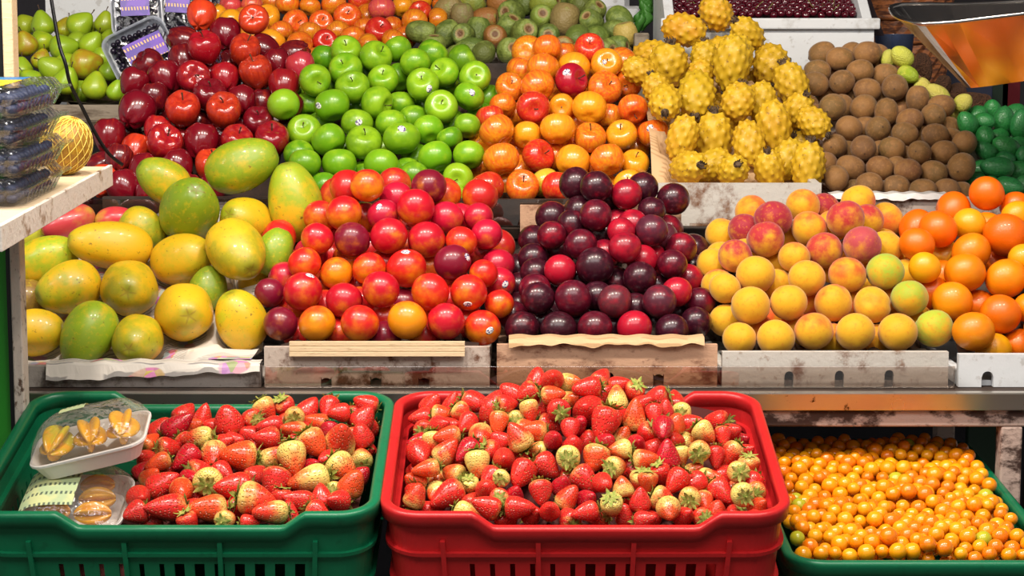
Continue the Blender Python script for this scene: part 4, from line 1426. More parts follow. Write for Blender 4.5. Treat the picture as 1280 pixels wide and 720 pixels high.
M['floor'] = stained('floor_concrete', '#4A4642', '#2A2826', 2, .4, .7, .8)
M['wallm'] = stained('dark_wall', '#2C2A30', '#1A181C', 2, .4, .7, .9)
tag(MB().box(-3, 3, -1.5, 5.6, -.06, 0).build('floor', M['floor']), kind='structure')
tag(MB().box(-3, 3, 5.5, 5.6, 0, 2.9).build('wall_back', M['wallm']), kind='structure')
tag(MB().box(-3, 3, -1.5, 5.6, 2.9, 2.96).build('ceiling', stained('ceiling_paint', '#8E8E92', '#6E6E74', 2, .4, .7, .9)), kind='structure')


def guard(label, px0, px1, pt, pb, Y):
    a, b = PY(px0, pt, Y), PY(px1, pb, Y)
    mb = MB().box(a.x, b.x, Y, Y + .003, b.z, a.z)
    o = mb.build('acrylic_guard', M['glass'], bevel=.0008)
    tag(o, label, 'guard')
    return o


guard('clear acrylic guard strip along the front of the nectarine, plum and peach boxes', 331, 1193, 458, 489.8, 2.815)
guard('clear acrylic guard strip on the middle shelf behind papayas and nectarines', 96, 704, 249, 282.6, 3.293)
guard('clear acrylic guard strip on the middle shelf behind the peaches', 862, 1184, 279, 283.2, 3.293)

# post at the papaya end
post = empty('stall_post', (0, 0, 0))
a, b = PY(11, 300, 2.66), PY(24, 300, 2.66)
post.location = ((a.x + b.x) / 2, 2.66, 0)
tag(post, 'square wooden post with chipped paint beside the papayas', 'post')
w = (b.x - a.x) / 2
zA, zB = PY(0, 284, 2.156).z, PY(140, 208, 2.76).z
slope_b = (zB - zA) / .604
zb = zA + slope_b * (2.655 - 2.156) - .026
zt_ = zA + slope_b * (2.72 - 2.156) + .004
MB().box(-w, w, 0, .03, .001, zb).build('painted_post', M['post_paint'], post, bevel=.002)
MB().box(-w, w, 0, .03, zt_, 2.899).build('bare_post', M['wood_pale'], post, bevel=.002)
a2 = PY(8.5, 300, 2.68)
MB().box(-.10, a2.x - post.location.x, .02, .05, .001, zb).box(-.10, a2.x - post.location.x, .02, .05, zt_, 2.899).build('green_panel', M['green_paint'], post)
MB().box(a2.x - post.location.x, -w - .0005, .01, .03, .001, zb).box(a2.x - post.location.x, -w - .0005, .01, .03, zt_, 2.899).build('dark_edge', M['black_plastic'], post)


# ------------------------------------------------------------------ plastic crates
def crate(label, W, D, Hh, loc, tilt, yaw, mat, dip, dipspan, col, slots=True, grp='plastic fruit crates in the front row'):
    root = empty('fruit_crate', loc, (tilt, 0, yaw))
    tag(root, label, 'crate', grp)
    r = .045
    T = .004
    taper = .055

    def loop(off, n=10):
        pts = []
        hw, hd = W / 2 + off, D / 2 + off
        rr = r + off
        for (cx, cy, a0) in ((hw - rr, -hd + rr, -PI / 2), (hw - rr, hd - rr, 0), (-hw + rr, hd - rr, PI / 2), (-hw + rr, -hd + rr, PI)):
            for k in range(n + 1):
                a = a0 + PI / 2 * k / n
                pts.append((cx + rr * math.cos(a), cy + rr * math.sin(a)))
        return pts

    def topz(x, y):
        z = Hh
        if abs(x) < W / 2 - r * .9 or True:
            t = (x + W / 2) / W
            s0, s1, e = dipspan
            k = min(1, max(0, (t - s0) / e)) * min(1, max(0, (s1 - t) / e))
            if abs(abs(y) - D / 2) < r * .8:
                z -= dip * k
        return z

    def shape(p, z):
        s = 1 - taper * (Hh - z) / Hh
        return (p[0] * s, p[1] * s, z)

    # perimeter stations: corners' arcs plus a fine split of the straight runs
    base = loop(0)
    stn = []
    for i, p in enumerate(base):
        q = base[(i + 1) % len(base)]
        L = math.dist(p, q)
        if L > .03:
            m = max(2, int(round(L / .0065)))
            stn += [(p[0] + (q[0] - p[0]) * k / m, p[1] + (q[1] - p[1]) * k / m) for k in range(m)]
        else:
            stn.append(p)
    n = len(stn)
    nrm = []
    for i in range(n):
        a, b = Vector(stn[i - 1]), Vector(stn[(i + 1) % n])
        t = (b - a).normalized()
        nrm.append((t.y, -t.x))

    def strip(mb, off0, off1, zf):
        for i in range(n):
            j = (i + 1) % n
            for (z0, z1) in zf(i, j):
                P0, P1 = [], []
                for idx in (i, j):
                    za = z0 if not callable(z0) else z0(idx)
                    zb_ = z1 if not callable(z1) else z1(idx)
                    pi_ = (stn[idx][0] + nrm[idx][0] * off0, stn[idx][1] + nrm[idx][1] * off0)
                    po = (stn[idx][0] + nrm[idx][0] * off1, stn[idx][1] + nrm[idx][1] * off1)
                    P0.append((shape(pi_, za), shape(po, za), shape(po, zb_), shape(pi_, zb_)))
                A, B = P0
                mb.add([A[0], A[1], A[2], A[3], B[0], B[1], B[2], B[3]],
                       [(1, 5, 6, 2), (0, 3, 7, 4), (3, 2, 6, 7), (0, 4, 5, 1), (0, 1, 2, 3), (4, 7, 6, 5)])

    tz = lambda i: topz(*stn[i])
    tzr = lambda i: topz(*stn[i]) - .018
    # each side's own wall
    per = {'front': [], 'back': [], 'side_a': [], 'side_b': []}

    def which(i):
        x, y = stn[i]
        if y < -D / 2 + r * .3: return 'front'
        if y > D / 2 - r * .3: return 'back'
        return 'side_a' if x < 0 else 'side_b'

    pitch = .026
    for side in per:
        mb = MB()

        def zf(i, j, side=side):
            if which(i) != side: return []
            x, y = stn[i]
            u = x if side in ('front', 'back') else y
            lim = (W if side in ('front', 'back') else D) / 2 - r - .045
            rows = [(Hh - .105, Hh - .075), (Hh - .155, Hh - .118)] if slots else []
            if abs(u) < lim and rows and (int(math.floor(u / .145 + 40.5)) == int(math.floor((u + .012) / .145 + 40.5))):
                ph = (u / pitch) % 1.0
                if ph < .30:
                    return [(0, rows[1][0]), (rows[1][1], rows[0][0]), (rows[0][1], tzr)]
            return [(0, tzr)]
        strip(mb, -T, 0, zf)
        mb.build({'front': 'front_wall', 'back': 'back_wall'}.get(side, 'side_wall'), mat, root)
    rim = MB()
    sec = [(-T - .001, -.020), (-T - .003, -.006), (-T - .002, -.0015), (-T + .001, 0), (.0035, 0), (.0065, -.0015), (.0075, -.005), (.0075, -.020), (.002, -.021)]
    pts = []
    for i in range(n):
        t = tz(i)
        for (o_, dz) in sec:
            pts.append(shape((stn[i][0] + nrm[i][0] * o_, stn[i][1] + nrm[i][1] * o_), t + dz))
    m_ = len(sec)
    pts += pts[:m_]
    rim.grid(pts, m_, n + 1, True)
    rim.build('rim', mat, root, smooth=True)
    ribs = MB()
    strip(ribs, 0, .006, lambda i, j: [(Hh - .062, Hh - .057), (Hh - .112, Hh - .109)])
    strip(ribs, -T - .007, -T, lambda i, j: [(Hh - .046, Hh - .040)])
    for side_y in (-1, 1):
        for t in (-.36, -.12, .12, .36):
            x = t * W
            for k in range(1):
                a0 = shape((x, side_y * (D / 2 + .003)), 0)
                a1 = shape((x, side_y * (D / 2 + .003)), Hh - .04)
                q = .003
                ribs.hexa([(a0[0] - q, a0[1] - q * 1.3, 0), (a0[0] + q, a0[1] - q * 1.3, 0), (a0[0] + q, a0[1] + q * 1.3, 0), (a0[0] - q, a0[1] + q * 1.3, 0),
                           (a1[0] - q, a1[1] - q * 1.3, a1[2]), (a1[0] + q, a1[1] - q * 1.3, a1[2]), (a1[0] + q, a1[1] + q * 1.3, a1[2]), (a1[0] - q, a1[1] + q * 1.3, a1[2])])
    ribs.build('rib', mat, root)
    s = 1 - taper
    MB().box((-W / 2 + .006) * s, (W / 2 - .006) * s, (-D / 2 + .006) * s, (D / 2 - .006) * s, .002, .010).build('base', mat, root)
    return root


def crate_at(label, pxl, pxr, py, d, W, D, tilt, mat, **kw):
    c = P((pxl + pxr) / 2, py, d)
    Hh = .19
    # local rim-front-centre = (0,-D/2,H)
    R = Matrix.Rotation(tilt, 3, 'X')
    loc = c - R @ Vector((0, -D / 2, Hh))
    return crate(label, W, D, Hh, loc, tilt, 0, mat, col=None, **kw), R


TILT = math.radians(12.8)
cR, _r = crate_at('bright red plastic crate heaped with strawberries', 477, 989, 640, 2.40, .507, .385, TILT, M['red_crate'], dip=.020, dipspan=(.22, .83, .05))
cG, _r = crate_at('dark green plastic crate of strawberries and starfruit packs', -41, 466, 640, 2.40, .507, .385, TILT, M['green_crate'], dip=.020, dipspan=(.22, .83, .05))
cP, _r = crate_at('green plastic crate of physalis berries pushed under the rusty shelf', 988, 1331, 701, 2.50, .352, .57, math.radians(4.6), M['green_crate'], dip=0, dipspan=(.22, .83, .07))
# sheets added under the strawberries, dark red to paint shade in the gaps
for cr, H in ((cR, hS2), (cG, hS1)):
    W, D = .455, .335
    L = cr.location
    mb, out = backing_mesh(H, .004, L.x - W / 2, L.x + W / 2, 2.41, 2.41 + .32, 'x', None)
    inv = cr.matrix_basis.inverted()
    Mw = Matrix.Translation(cr.location) @ cr.rotation_euler.to_matrix().to_4x4()
    inv = Mw.inverted()
    if cr is cG:
        xl = P(190, 600, 2.5).x
        mb.v = [(v[0], v[1], v[2] - .075 * min(1, max(0, (xl - v[0]) / .02))) for v in mb.v]
    mb.v = [tuple(inv @ Vector(v)) for v in mb.v]
    mb.build('liner', M['red_liner'] if 'red_liner' in M else plain('red_liner', '#4A1410', .8), cr, smooth=True)
# ------------------------------------------------------------------ physalis berries
def relax_pts(p, r, it=40, keepz=.6):
    p0 = p.copy()
    for _k in range(it):
        D = p[:, None] - p[None]
        L = np.sqrt((D ** 2).sum(2)) + 1e-9
        pen = np.maximum(r[:, None] + r[None] - L, 0)
        np.fill_diagonal(pen, 0)
        p = p + (D * (pen / L)[:, :, None]).sum(1) * .35
        p[:, :2] += (p0[:, :2] - p[:, :2]) * .03
    return p


A0, A1 = P(1150, 690, 2.555), P(1100, 553, 2.965)
ny = 21
rowsP = []
prnd = random.Random(5)
for i in range(ny):
    t = i / (ny - 1)
    y = A0.y + (A1.y - A0.y) * t
    zz = A0.z + (A1.z - A0.z) * t
    n = 15
    for j in range(n):
        x = .388 + .302 * (j + .5 * (i % 2)) / (n - .5) + prnd.uniform(-.0035, .0035)
        bumpz = .006 * math.sin(9 * x * 3 + 5 * t) * math.sin(7 * t * 3 + 1) + prnd.uniform(-.004, .005)
        rowsP.append((i, j, x, y + prnd.uniform(-.004, .004), zz + bumpz - .02 * max(0, .42 - x) * 2, prnd.uniform(.0090, .0124)))
pp = np.array([r[2:5] for r in rowsP])
pr = np.array([r[5] for r in rowsP])
pp = relax_pts(pp, pr * .985)
PC = [('#F08A08', .6, 'orange'), ('#F2940C', .5, 'golden'), ('#E87A0A', .7, 'orange-red'), ('#F4A818', .5, 'amber')]
cnt = 0
fillP = MB()


def lowball(mb, c, r, nu=12, nv=8):
    pts = [(c[0], c[1], c[2] + r)]
    for a in range(1, nv):
        for b in range(nu):
            v, u = PI * a / nv, 2 * PI * b / nu
            pts.append((c[0] + r * math.sin(v) * math.cos(u), c[1] + r * math.sin(v) * math.sin(u), c[2] + r * math.cos(v)))
    pts.append((c[0], c[1], c[2] - r))
    L = len(pts) - 1
    fs = [(0, 1 + b, 1 + (b + 1) % nu) for b in range(nu)]
    for a in range(nv - 2):
        q = 1 + a * nu
        fs += [(q + b, q + nu + b, q + nu + (b + 1) % nu, q + (b + 1) % nu) for b in range(nu)]
    q = 1 + (nv - 2) * nu
    fs += [(q + b, L, q + (b + 1) % nu) for b in range(nu)]
    mb.add(pts, fs)


seen_in_row = {}
for k, (i, j, *_r) in enumerate(rowsP):
    c = pp[k]
    lowball(fillP, (min(.686, max(.398, c[0] + prnd.uniform(-.003, .003))), c[1] + .007, c[2] - .023), .0096, 10, 7)
    if cnt >= 300:
        lowball(fillP, c, pr[k], 16, 12)
        continue
    cnt += 1
    seen_in_row[i] = seen_in_row.get(i, 0) + 1
    o = bpy.data.objects.new('physalis_berry', V['physalis'][k % 2])
    hxc, al, nm = PC[prnd.randrange(4)]
    if prnd.random() < .03: hxc, al, nm = '#B8B82A', .85, 'greenish'
    cc = hx(hxc)
    o.color = (cc[0], cc[1], cc[2], al)
    o.scale = (pr[k],) * 3
    o.location = c
    o.rotation_euler = (prnd.uniform(-1.8, 1.8), prnd.uniform(-1.8, 1.8), prnd.uniform(0, 6))
    link(o)
    tag(o, '%s physalis berry, %s from the red crate in the %s row from the front rim' % (nm, nth(seen_in_row[i]), nth(i + 1)), 'berry', 'physalis berries in the green crate')
fp = fillP.build('physalis_fill', M['physalis'], smooth=True)
cc = hx('#EE8A0A')
fp.color = (cc[0], cc[1], cc[2], .6)
tag(fp, 'orange physalis berries lying deeper and in the shade under the shelf', 'berry', kind='stuff')


# ------------------------------------------------------------------ film-wrapped packs
def frame_from(NL, NR, FL):
    x = (NR - NL)
    y = (FL - NL)
    w, h = x.length, y.length
    x = x.normalized()
    y = (y - x * y.dot(x)).normalized()
    z = x.cross(y)
    c = NL + x * w / 2 + y * h / 2
    R = Matrix((x, y, z)).transposed()
    return c, R, w, h


def frame_at(px, py, d, wpx, hpx, roll, tilt):
    t = -ray(px, py).normalized()
    u = (UP - t * UP.dot(t)).normalized()
    x = u.cross(t)
    R = Matrix((x, u, t)).transposed()
    R = R @ Matrix.Rotation(math.radians(roll), 3, 'Z') @ Matrix.Rotation(math.radians(-tilt), 3, 'X')
    return P(px, py, d), R, wpx * d / F, hpx * d / F


def rloop(w, h, r, z, n=5):
    pts = []
    for (sx, sy, a0) in ((1, -1, -PI / 2), (1, 1, 0), (-1, 1, PI / 2), (-1, -1, PI)):
        for k in range(n + 1):
            a = a0 + PI / 2 * k / n
            pts.append((sx * (w / 2 - r) + r * math.cos(a), sy * (h / 2 - r) + r * math.sin(a), z))
    return pts


def pack(name, label, cat, grp, fr, dep, mat, lab_uv=None, lab_mat=None, dome=.014, film_mat=None, inset=.82):
    c, R, w, h = fr
    root = empty(name, c)
    root.rotation_euler = R.to_euler()
    tag(root, label, cat, grp)
    r = min(w, h) * .2
    mb = MB()
    loops = [rloop(w * inset - .004, h * inset - .004, r * .7, -dep + .003), rloop(w - .010, h - .010, r, -.001), rloop(w - .006, h - .006, r, .0015), rloop(w, h, r, .001), rloop(w, h, r, -.002),
             rloop(w - .005, h - .005, r, -.004), rloop(w * inset, h * inset, r * .7, -dep)]
    n = len(loops[0])
    mb.grid([p for l in loops for p in l], n, len(loops), True)
    mb.add(loops[0], [tuple(range(n))])
    mb.add(loops[-1], [tuple(range(n))[::-1]])
    mb.build('tray', mat, root, smooth=False)
    fm = MB()
    k = 22
    pts = []
    fr_ = random.Random(len(label))
    for j in range(k):
        for i in range(k):
            u, v = i / (k - 1) * 2 - 1, j / (k - 1) * 2 - 1
            # square to rounded square
            x, y = u * (w / 2 - .001), v * (h / 2 - .001)
            cx, cy = w / 2 - r, h / 2 - r
            if abs(x) > cx and abs(y) > cy:
                dx, dy = abs(x) - cx, abs(y) - cy
                m_ = max(dx, dy) / max(1e-9, math.hypot(dx, dy))
                x = math.copysign(cx + dx * m_, x)
                y = math.copysign(cy + dy * m_, y)
            e = (1 - u ** 4) * (1 - v ** 4)
            z = .0025 + dome * e ** .6 + .0012 * e * math.sin(9 * u + 4 * v) * math.sin(5 * v - 3 * u)
            pts.append((x, y, z))
    fm.grid(pts, k, k)
    fm.build('film', film_mat or M['film'], root, smooth=True)
    if lab_uv:
        u0, u1, v0, v1 = lab_uv
        lm = MB()
        q = []
        for j in range(6):
            for i in range(6):
                u, v = u0 + (u1 - u0) * i / 5, v0 + (v1 - v0) * j / 5
                e = max(0, (1 - u ** 4) * (1 - v ** 4))
                q.append((u * w / 2, v * h / 2, .0045 + dome * e ** .6))
        lm.grid(q, 6, 6)
        lo = lm.build('paper_label', lab_mat, root, smooth=True)
    return root


def label_mat(name, base, bars, ink, scale=150):
    m = N(name)
    tc = m.n('TexCoord').outputs['Object']
    w = m.n('TexWave', bands_direction='Y')
    m.set(w.inputs['Vector'], tc)
    w.inputs['Scale'].default_value = scale / 10
    w2 = m.n('TexWave', bands_direction='X')
    m.set(w2.inputs['Vector'], tc)
    w2.inputs['Scale'].default_value = scale / 3
    w2.inputs['Distortion'].default_value = 3
    n1 = m.noise(tc, scale / 4, 1.0)
    col = m.mix(m.ramp(n1, .45, .6), hx(base), hx(bars))
    txt = m.math('MULTIPLY', m.ramp(w.outputs[1], .72, .8), m.ramp(w2.outputs[1], .45, .55))
    col = m.mix(m.math('MULTIPLY', txt, .9), col, hx(ink))
    return m.bsdf(col, .4)


M['purple_label'] = label_mat('purple_label', '#4A2A9A', '#6A3AB8', '#E8B86A')
M['green_label'] = label_mat('green_label', '#B8C89A', '#D0D49A', '#4A5A52')
M['yellow_label'] = label_mat('yellow_label', '#F0C81A', '#E8A81A', '#4A4A2A')


def grape_bunch(fr, seed, label, dep):
    c, R, w, h = fr
    r = random.Random(seed)
    mb = MB()
    s = .0064
    ny_, nx_ = int(h * .76 / (s * 1.7)), int(w * .80 / (s * 1.75))
    for lay in range(2):
        for j in range(ny_):
            for i in range(nx_):
                x = (-.5 + (i + .5 + .5 * (j % 2)) / (nx_ + .5)) * w * .80 + r.uniform(-.002, .002)
                y = (-.5 + (j + .5) / ny_) * h * .76 + r.uniform(-.002, .002)
                z = -dep + .0105 + lay * .0115 + r.uniform(-.002, .003)
                if r.random() < .06: continue
                lowball(mb, (x, y, min(z, .0 + .003)), s * r.uniform(.9, 1.05), 12, 9)
    for k in range(5):
        x = w * r.uniform(-.3, .3)
        y = h * r.uniform(-.3, .3)
        mb.tube([(x, y, -.006), (x + .02, y + .012, -.002), (x + .035, y + .03, -.006)], .0016, 6)
    o = mb.build('grape_bunch', M['grape'], smooth=True)
    o.location = c
    o.rotation_euler = R.to_euler()
    tag(o, label, 'grapes', 'dark grapes in film-wrapped trays')
    return o


G = 'film-wrapped trays of dark grapes'
for k, (px, py, d, wp, hp, roll, tilt, lu, lab, blab) in enumerate([
    (176, 64, 3.87, 84, 74, 27, 22, (-.45, .75, -.5, .35), 'tilted grape tray with purple label resting on the red apples', 'dark grapes under the tilted purple-labelled film by the red apples'),
    (171, 18, 3.99, 64, 56, 4, 12, (-.6, .5, -.1, .8), 'upright grape tray beside the pears, behind the tilted one', 'dark grapes in the upright tray beside the pears'),
    (224, 14, 4.03, 46, 60, -2, 12, (-.75, .55, -.1, .9), 'narrow upright grape tray with purple label above the red apples', 'dark grapes in the narrow tray above the red apples'),
    (229, 52, 3.93, 38, 32, -3, 16, None, 'small grape tray wedged below the narrow upright one', 'dark grapes in the small wedged tray'),
    (255, 4, 4.08, 18, 36, -3, 10, None, 'slim grape tray second along from the streaked apples', 'dark grapes in the slim tray second from the streaked apples'),
    (267, 5, 4.14, 14, 34, -3, 10, None, 'slim grape tray touching the streaked apples', 'dark grapes in the slim tray touching the streaked apples')]):
    fr = frame_at(px, py, d, wp, hp, roll, tilt)
    pack('grape_tray', lab, 'tray', G, fr, .028, M['tray_clear'], lu, M['purple_label'], .006, inset=.9, film_mat=M['film_smooth'])
    grape_bunch(fr, 30 + k, blab, .028)


# starfruit
def star_mesh(seed):
    mb = MB()
    r = random.Random(seed)
    nu, nv = 50, 16
    pts = []
    for j in range(nv + 1):
        t = j / nv
        e = math.sin(PI * min(1, max(0, t * .96 + .02))) ** .55
        for i in range(nu):
            u = 2 * PI * i / nu
            rr = e * (.34 + .66 * abs(math.cos(2.5 * u)) ** 1.5)
            a = u + .12 * math.sin(3 * t + seed)
            pts.append((rr * math.cos(a), rr * math.sin(a), (t - .5) * 2.9))
    mb.grid(pts, nu, nv + 1, True)
    mb.add(pts[:nu], [tuple(range(nu))[::-1]])
    mb.add(pts[-nu:], [tuple(range(nu))])
    return mb.mesh('starfruit', M['star'])


SMX = [star_mesh(1), star_mesh(3)]


def star(fr, u, v, z, r, yaw, label, tone, pitch=0, roll=0):
    c, R, w, h = fr
    o = bpy.data.objects.new('starfruit', SMX[int(abs(u) * 10) % 2])
    o.location = c + R @ Vector((u * w / 2, v * h / 2, z))
    o.rotation_euler = (R @ Matrix.Rotation(yaw, 3, 'Z') @ Matrix.Rotation(PI / 2 + pitch, 3, 'Y') @ Matrix.Rotation(roll, 3, 'Z')).to_euler()
    o.scale = (r, r, r)
    cc = hx(tone)
    o.color = (cc[0], cc[1], cc[2], .6)
    link(o)
    tag(o, label, 'starfruit', 'starfruits in two wrapped foam trays')


fu = frame_from(P(34, 589, 2.47), P(180, 554, 2.47), P(62, 541, 2.58))
pack('starfruit_tray', 'white foam tray of starfruits tilted on top of the other one', 'tray', 'wrapped starfruit trays in the green crate', fu, .024, M['tray_foam'], (-.45, .0, .25, .8), M['green_label'], .036)
star(fu, -.57, -.02, .007, .0235, 1.35, 'greenish starfruit at the low end of the upper tray', '#C8B820', 0, .3)
star(fu, .0, .0, .007, .0235, 1.7, 'spotted yellow starfruit in the middle of the upper tray', '#E0A818', 0, .1)
star(fu, .57, .02, .007, .0235, 1.6, 'bright yellow starfruit at the raised end of the upper tray', '#F0B010', 0, .2)
fl = frame_from(P(14, 664, 2.44), P(148, 664, 2.44), P(48, 594, 2.57))
pack('starfruit_tray', 'white foam tray of starfruits lying below with a pale green label', 'tray', 'wrapped starfruit trays in the green crate', fl, .022, M['tray_foam'], (-.92, .12, -.75, .55), M['green_label'], .030)
star(fl, -.36, -.40, .003, .0155, .1, 'starfruit under the pale green label of the lower tray', '#E8A010')
star(fl, .42, -.50, .004, .0165, .05, 'orange-yellow starfruit along the front of the lower tray', '#E89A0C')
star(fl, .40, .02, .004, .0165, .1, 'yellow starfruit in the middle of the lower tray', '#E8A810')
star(fl, .30, .54, .003, .0155, .15, 'starfruit at the back of the lower tray under the upper tray', '#E8A010')

# ------------------------------------------------------------------ blueberry clamshells on their board
bd0, bd1 = Vector((-.575, 2.156, PY(0, 284, 2.156).z)), Vector((-.575, 2.76, PY(140, 208, 2.76).z))
ang = math.atan2(bd1.z - bd0.z, bd1.y - bd0.y)
board = empty('display_board', bd0, (ang, 0, 0))
tag(board, 'pale wooden board holding the blueberry boxes, its white edge sloping up', 'board')
Lb = (bd1 - bd0).length
MB().box(-.40, -.0065, 0, Lb, -.020, 0).build('board', M['wood_pale'], board, bevel=.002)
MB().box(-.006, 0, -.002, Lb + .004, -.028, .002).build('edge_strip', M['board_white'], board, bevel=.001)
for ch in post.children:
    pass
Rb = Matrix.Rotation(ang, 3, 'X')


def on_board(x, y, z):
    return bd0 + Rb @ Vector((x, y, z))


def clamshell(x, y, z, w, d_, label, k, top_label=False):
    root = empty('blueberry_box', on_board(x, y, z), (ang, 0, 0))
    root.scale = (1, 1, .82)
    tag(root, label, 'plastic box', 'clear clamshell boxes of blueberries')

    def ribbed(w0, d0, w1, d1, z0, z1, amp, nper):
        lo, hi = [], []
        base0, base1 = rloop(w0, d0, .02, z0, 4), rloop(w1, d1, .02, z1, 4)
        # refine the straight runs with ribs
        def refine(lp, am):
            out = []
            for i, p in enumerate(lp):
                q = lp[(i + 1) % len(lp)]
                L = math.dist(p, q)
                m_ = nper * 4 if L > .05 else 1
                nx, ny_ = (q[1] - p[1]) / max(L, 1e-9), -(q[0] - p[0]) / max(L, 1e-9)
                for t in range(m_):
                    f_ = t / m_
                    b = am * (1 if (t % 4) in (1, 2) else 0) if m_ > 1 else 0
                    out.append((p[0] + (q[0] - p[0]) * f_ + nx * b, p[1] + (q[1] - p[1]) * f_ + ny_ * b, p[2]))
            return out
        return refine(base0, amp), refine(base1, amp)
    mb = MB()
    a, b = ribbed(w * .84, d_ * .84, w * .93, d_ * .93, 0.001, .026, .003, 9)
    n = len(a)
    mb.grid(a + b, n, 2, True)
    mb.add(a, [tuple(range(n))])
    mb.build('tub', M['clam'], root)
    fl_ = MB()
    l0, l1 = rloop(w * .93, d_ * .93, .02, .0265), rloop(w, d_, .012, .0265)
    l2 = rloop(w, d_, .012, .0295)
    l3 = rloop(w * .93, d_ * .93, .02, .0295)
    m_ = len(l0)
    fl_.grid(l0 + l1 + l2 + l3, m_, 4, True)
    fl_.build('rim', M['clam'], root)
    ld = MB()
    a, b = ribbed(w * .92, d_ * .92, w * .86, d_ * .86, .030, .042, .003, 11)
    n = len(a)
    ld.grid(a + b, n, 2, True)
    in_ = rloop(w * .72, d_ * .72, .012, .042)
    ld.add(b, [tuple(range(n))])
    ld.build('lid', M['clam'], root)
    if top_label:
        MB().box(-w * .30, w * .30, -d_ * .30, d_ * .30, .0425, .0432).build('paper_label', M['yellow_label'], root)
        MB().box(-w * .30, w * .30, d_ * .12, d_ * .30, .0433, .0437).build('blue_band', plain('blue_label', '#1A6AA8', .4), root)
    # the berries inside
    bm = MB()
    r = random.Random(k)
    rr = .0075
    for lay in range(2):
        for j in range(int(d_ * .8 / .0155)):
            for i in range(int(w * .8 / .0155)):
                lowball(bm, (-w * .39 + .0155 * i + .008 + r.uniform(-.001, .001), -d_ * .39 + .0155 * j + .008 + r.uniform(-.001, .001), .010 + .0135 * lay + r.uniform(-.0005, .001)), rr, 12, 8)
    o = bm.build('blueberry_fill', M['blueberry'], smooth=True)
    o.location = root.location
    o.rotation_euler = root.rotation_euler
    o.scale = root.scale
    cc = hx('#3E4A70')
    o.color = (cc[0], cc[1], cc[2], .5)
    tag(o, 'dark blueberries inside the %s box of the clear stack' % ('lowest', 'second', 'third', 'topmost yellow-labelled')[k], 'blueberries', kind='stuff')


names = ['clear plastic blueberry box, lowest of the stack on the board', 'clear plastic blueberry box, second up, between lowest and third', 'clear plastic blueberry box, third up, just under the labelled one', 'clear plastic blueberry box with yellow label, topmost of its stack']
for k in range(4):
    clamshell(-.112 + (.004 if k % 2 else 0), .262, .0015 + k * .0362, .215, .245, names[k], k, k == 3)

# the small netted melon
mel = empty('netted_melon', on_board(-.040, .500, .041))
tag(mel, 'small yellow melon in a plastic net at the end of the board', 'melon')
mel.rotation_euler = (.1, .35, 0)
mm = stained('melon_skin', '#9A6E22', '#C89A24', 3, .45, .7, .45)
ob = ball('melon', mm, f_round(2, 1.15))
o = bpy.data.objects.new('melon', ob)
o.scale = (.035,) * 3
link(o, mel)
nb = MB()
for s in (-1, 1):
    for k in range(19):
        path = []
        for t in range(25):
            v = PI * (.06 + .88 * t / 24)
            u = 2 * PI * k / 19 + s * 1.6 * (t / 24)
            path.append((.0356 * math.sin(v) * math.cos(u), .0356 * math.sin(v) * math.sin(u), .0409 * math.cos(v)))
        nb.tube(path, .00055, 5)
nb.build('net', plain('net_cord', '#E8CC5A', .5), mel)

# cable
cb = MB()
ctrl = [(60, -30, 2.78), (65, 5, 2.78), (74, 55, 2.78), (82, 80, 2.78), (88, 105, 2.79), (103, 135, 2.81), (120, 168, 2.83), (136, 192, 2.85), (153, 206, 2.87)]
pts = [P(*c) for c in ctrl]
fine = []
for i in range(len(pts) - 1):
    p0, p1, p2, p3 = pts[max(0, i - 1)], pts[i], pts[i + 1], pts[min(len(pts) - 1, i + 2)]
    for t in range(6):
        s = t / 6
        fine.append(.5 * ((2 * p1) + (p2 - p0) * s + (2 * p0 - 5 * p1 + 4 * p2 - p3) * s * s + (3 * p1 - p0 - 3 * p2 + p3) * s ** 3))
fine.append(pts[-1])
cb.tube(fine, .0027, 8)
tag(cb.build('hanging_cable', M['black_plastic'], smooth=True), 'black cable hanging down past the pears to the board end', 'cable')


# ------------------------------------------------------------------ papers and cards
def sheet(name, label, cat, px0, px1, Y, ztop, mat, inner=.07, drop=.012, wave=.006, seed=1, skew=0.0, n=60):
    r = random.Random(seed)
    x0, x1 = PY(px0, 430, Y).x, PY(px1, 430, Y).x
    prof = [(inner, .003), (inner * .6, .0028), (.02, .0024), (.004, .0024), (-.004, .0020), (-.0052, -.0006), (-.0075, -.5 * drop), (-.0095, -drop)]
    cx = (x0 + x1) / 2
    pts = []
    ph = [r.uniform(0, 6) for _q in range(4)]
    for (py_, pz) in prof:
        for i in range(n):
            t = i / (n - 1)
            x = x0 + (x1 - x0) * t
            wv = wave * (.6 * math.sin(17 * t + ph[0]) + .5 * math.sin(31 * t + ph[1]) + .35 * math.sin(57 * t + ph[2]))
            k = 1 if pz < -.001 else 0
            z = pz + (wv * (abs(pz) / drop) if k else .0012 * math.sin(40 * t + ph[3])) + (skew * (t - .5) if k else 0)
            y = py_ - (abs(wv) * .6 if k else 0)
            pts.append((x - cx, y, z))
    mb = MB().grid(pts, n, len(prof))
    o = mb.build(name, mat, smooth=False)
    o.location = (cx, Y, ztop)
    solidify(o, .0006)
    tag(o, label, cat)
    return o


def box_top(b):
    return b.location.z + b['dims'][2]


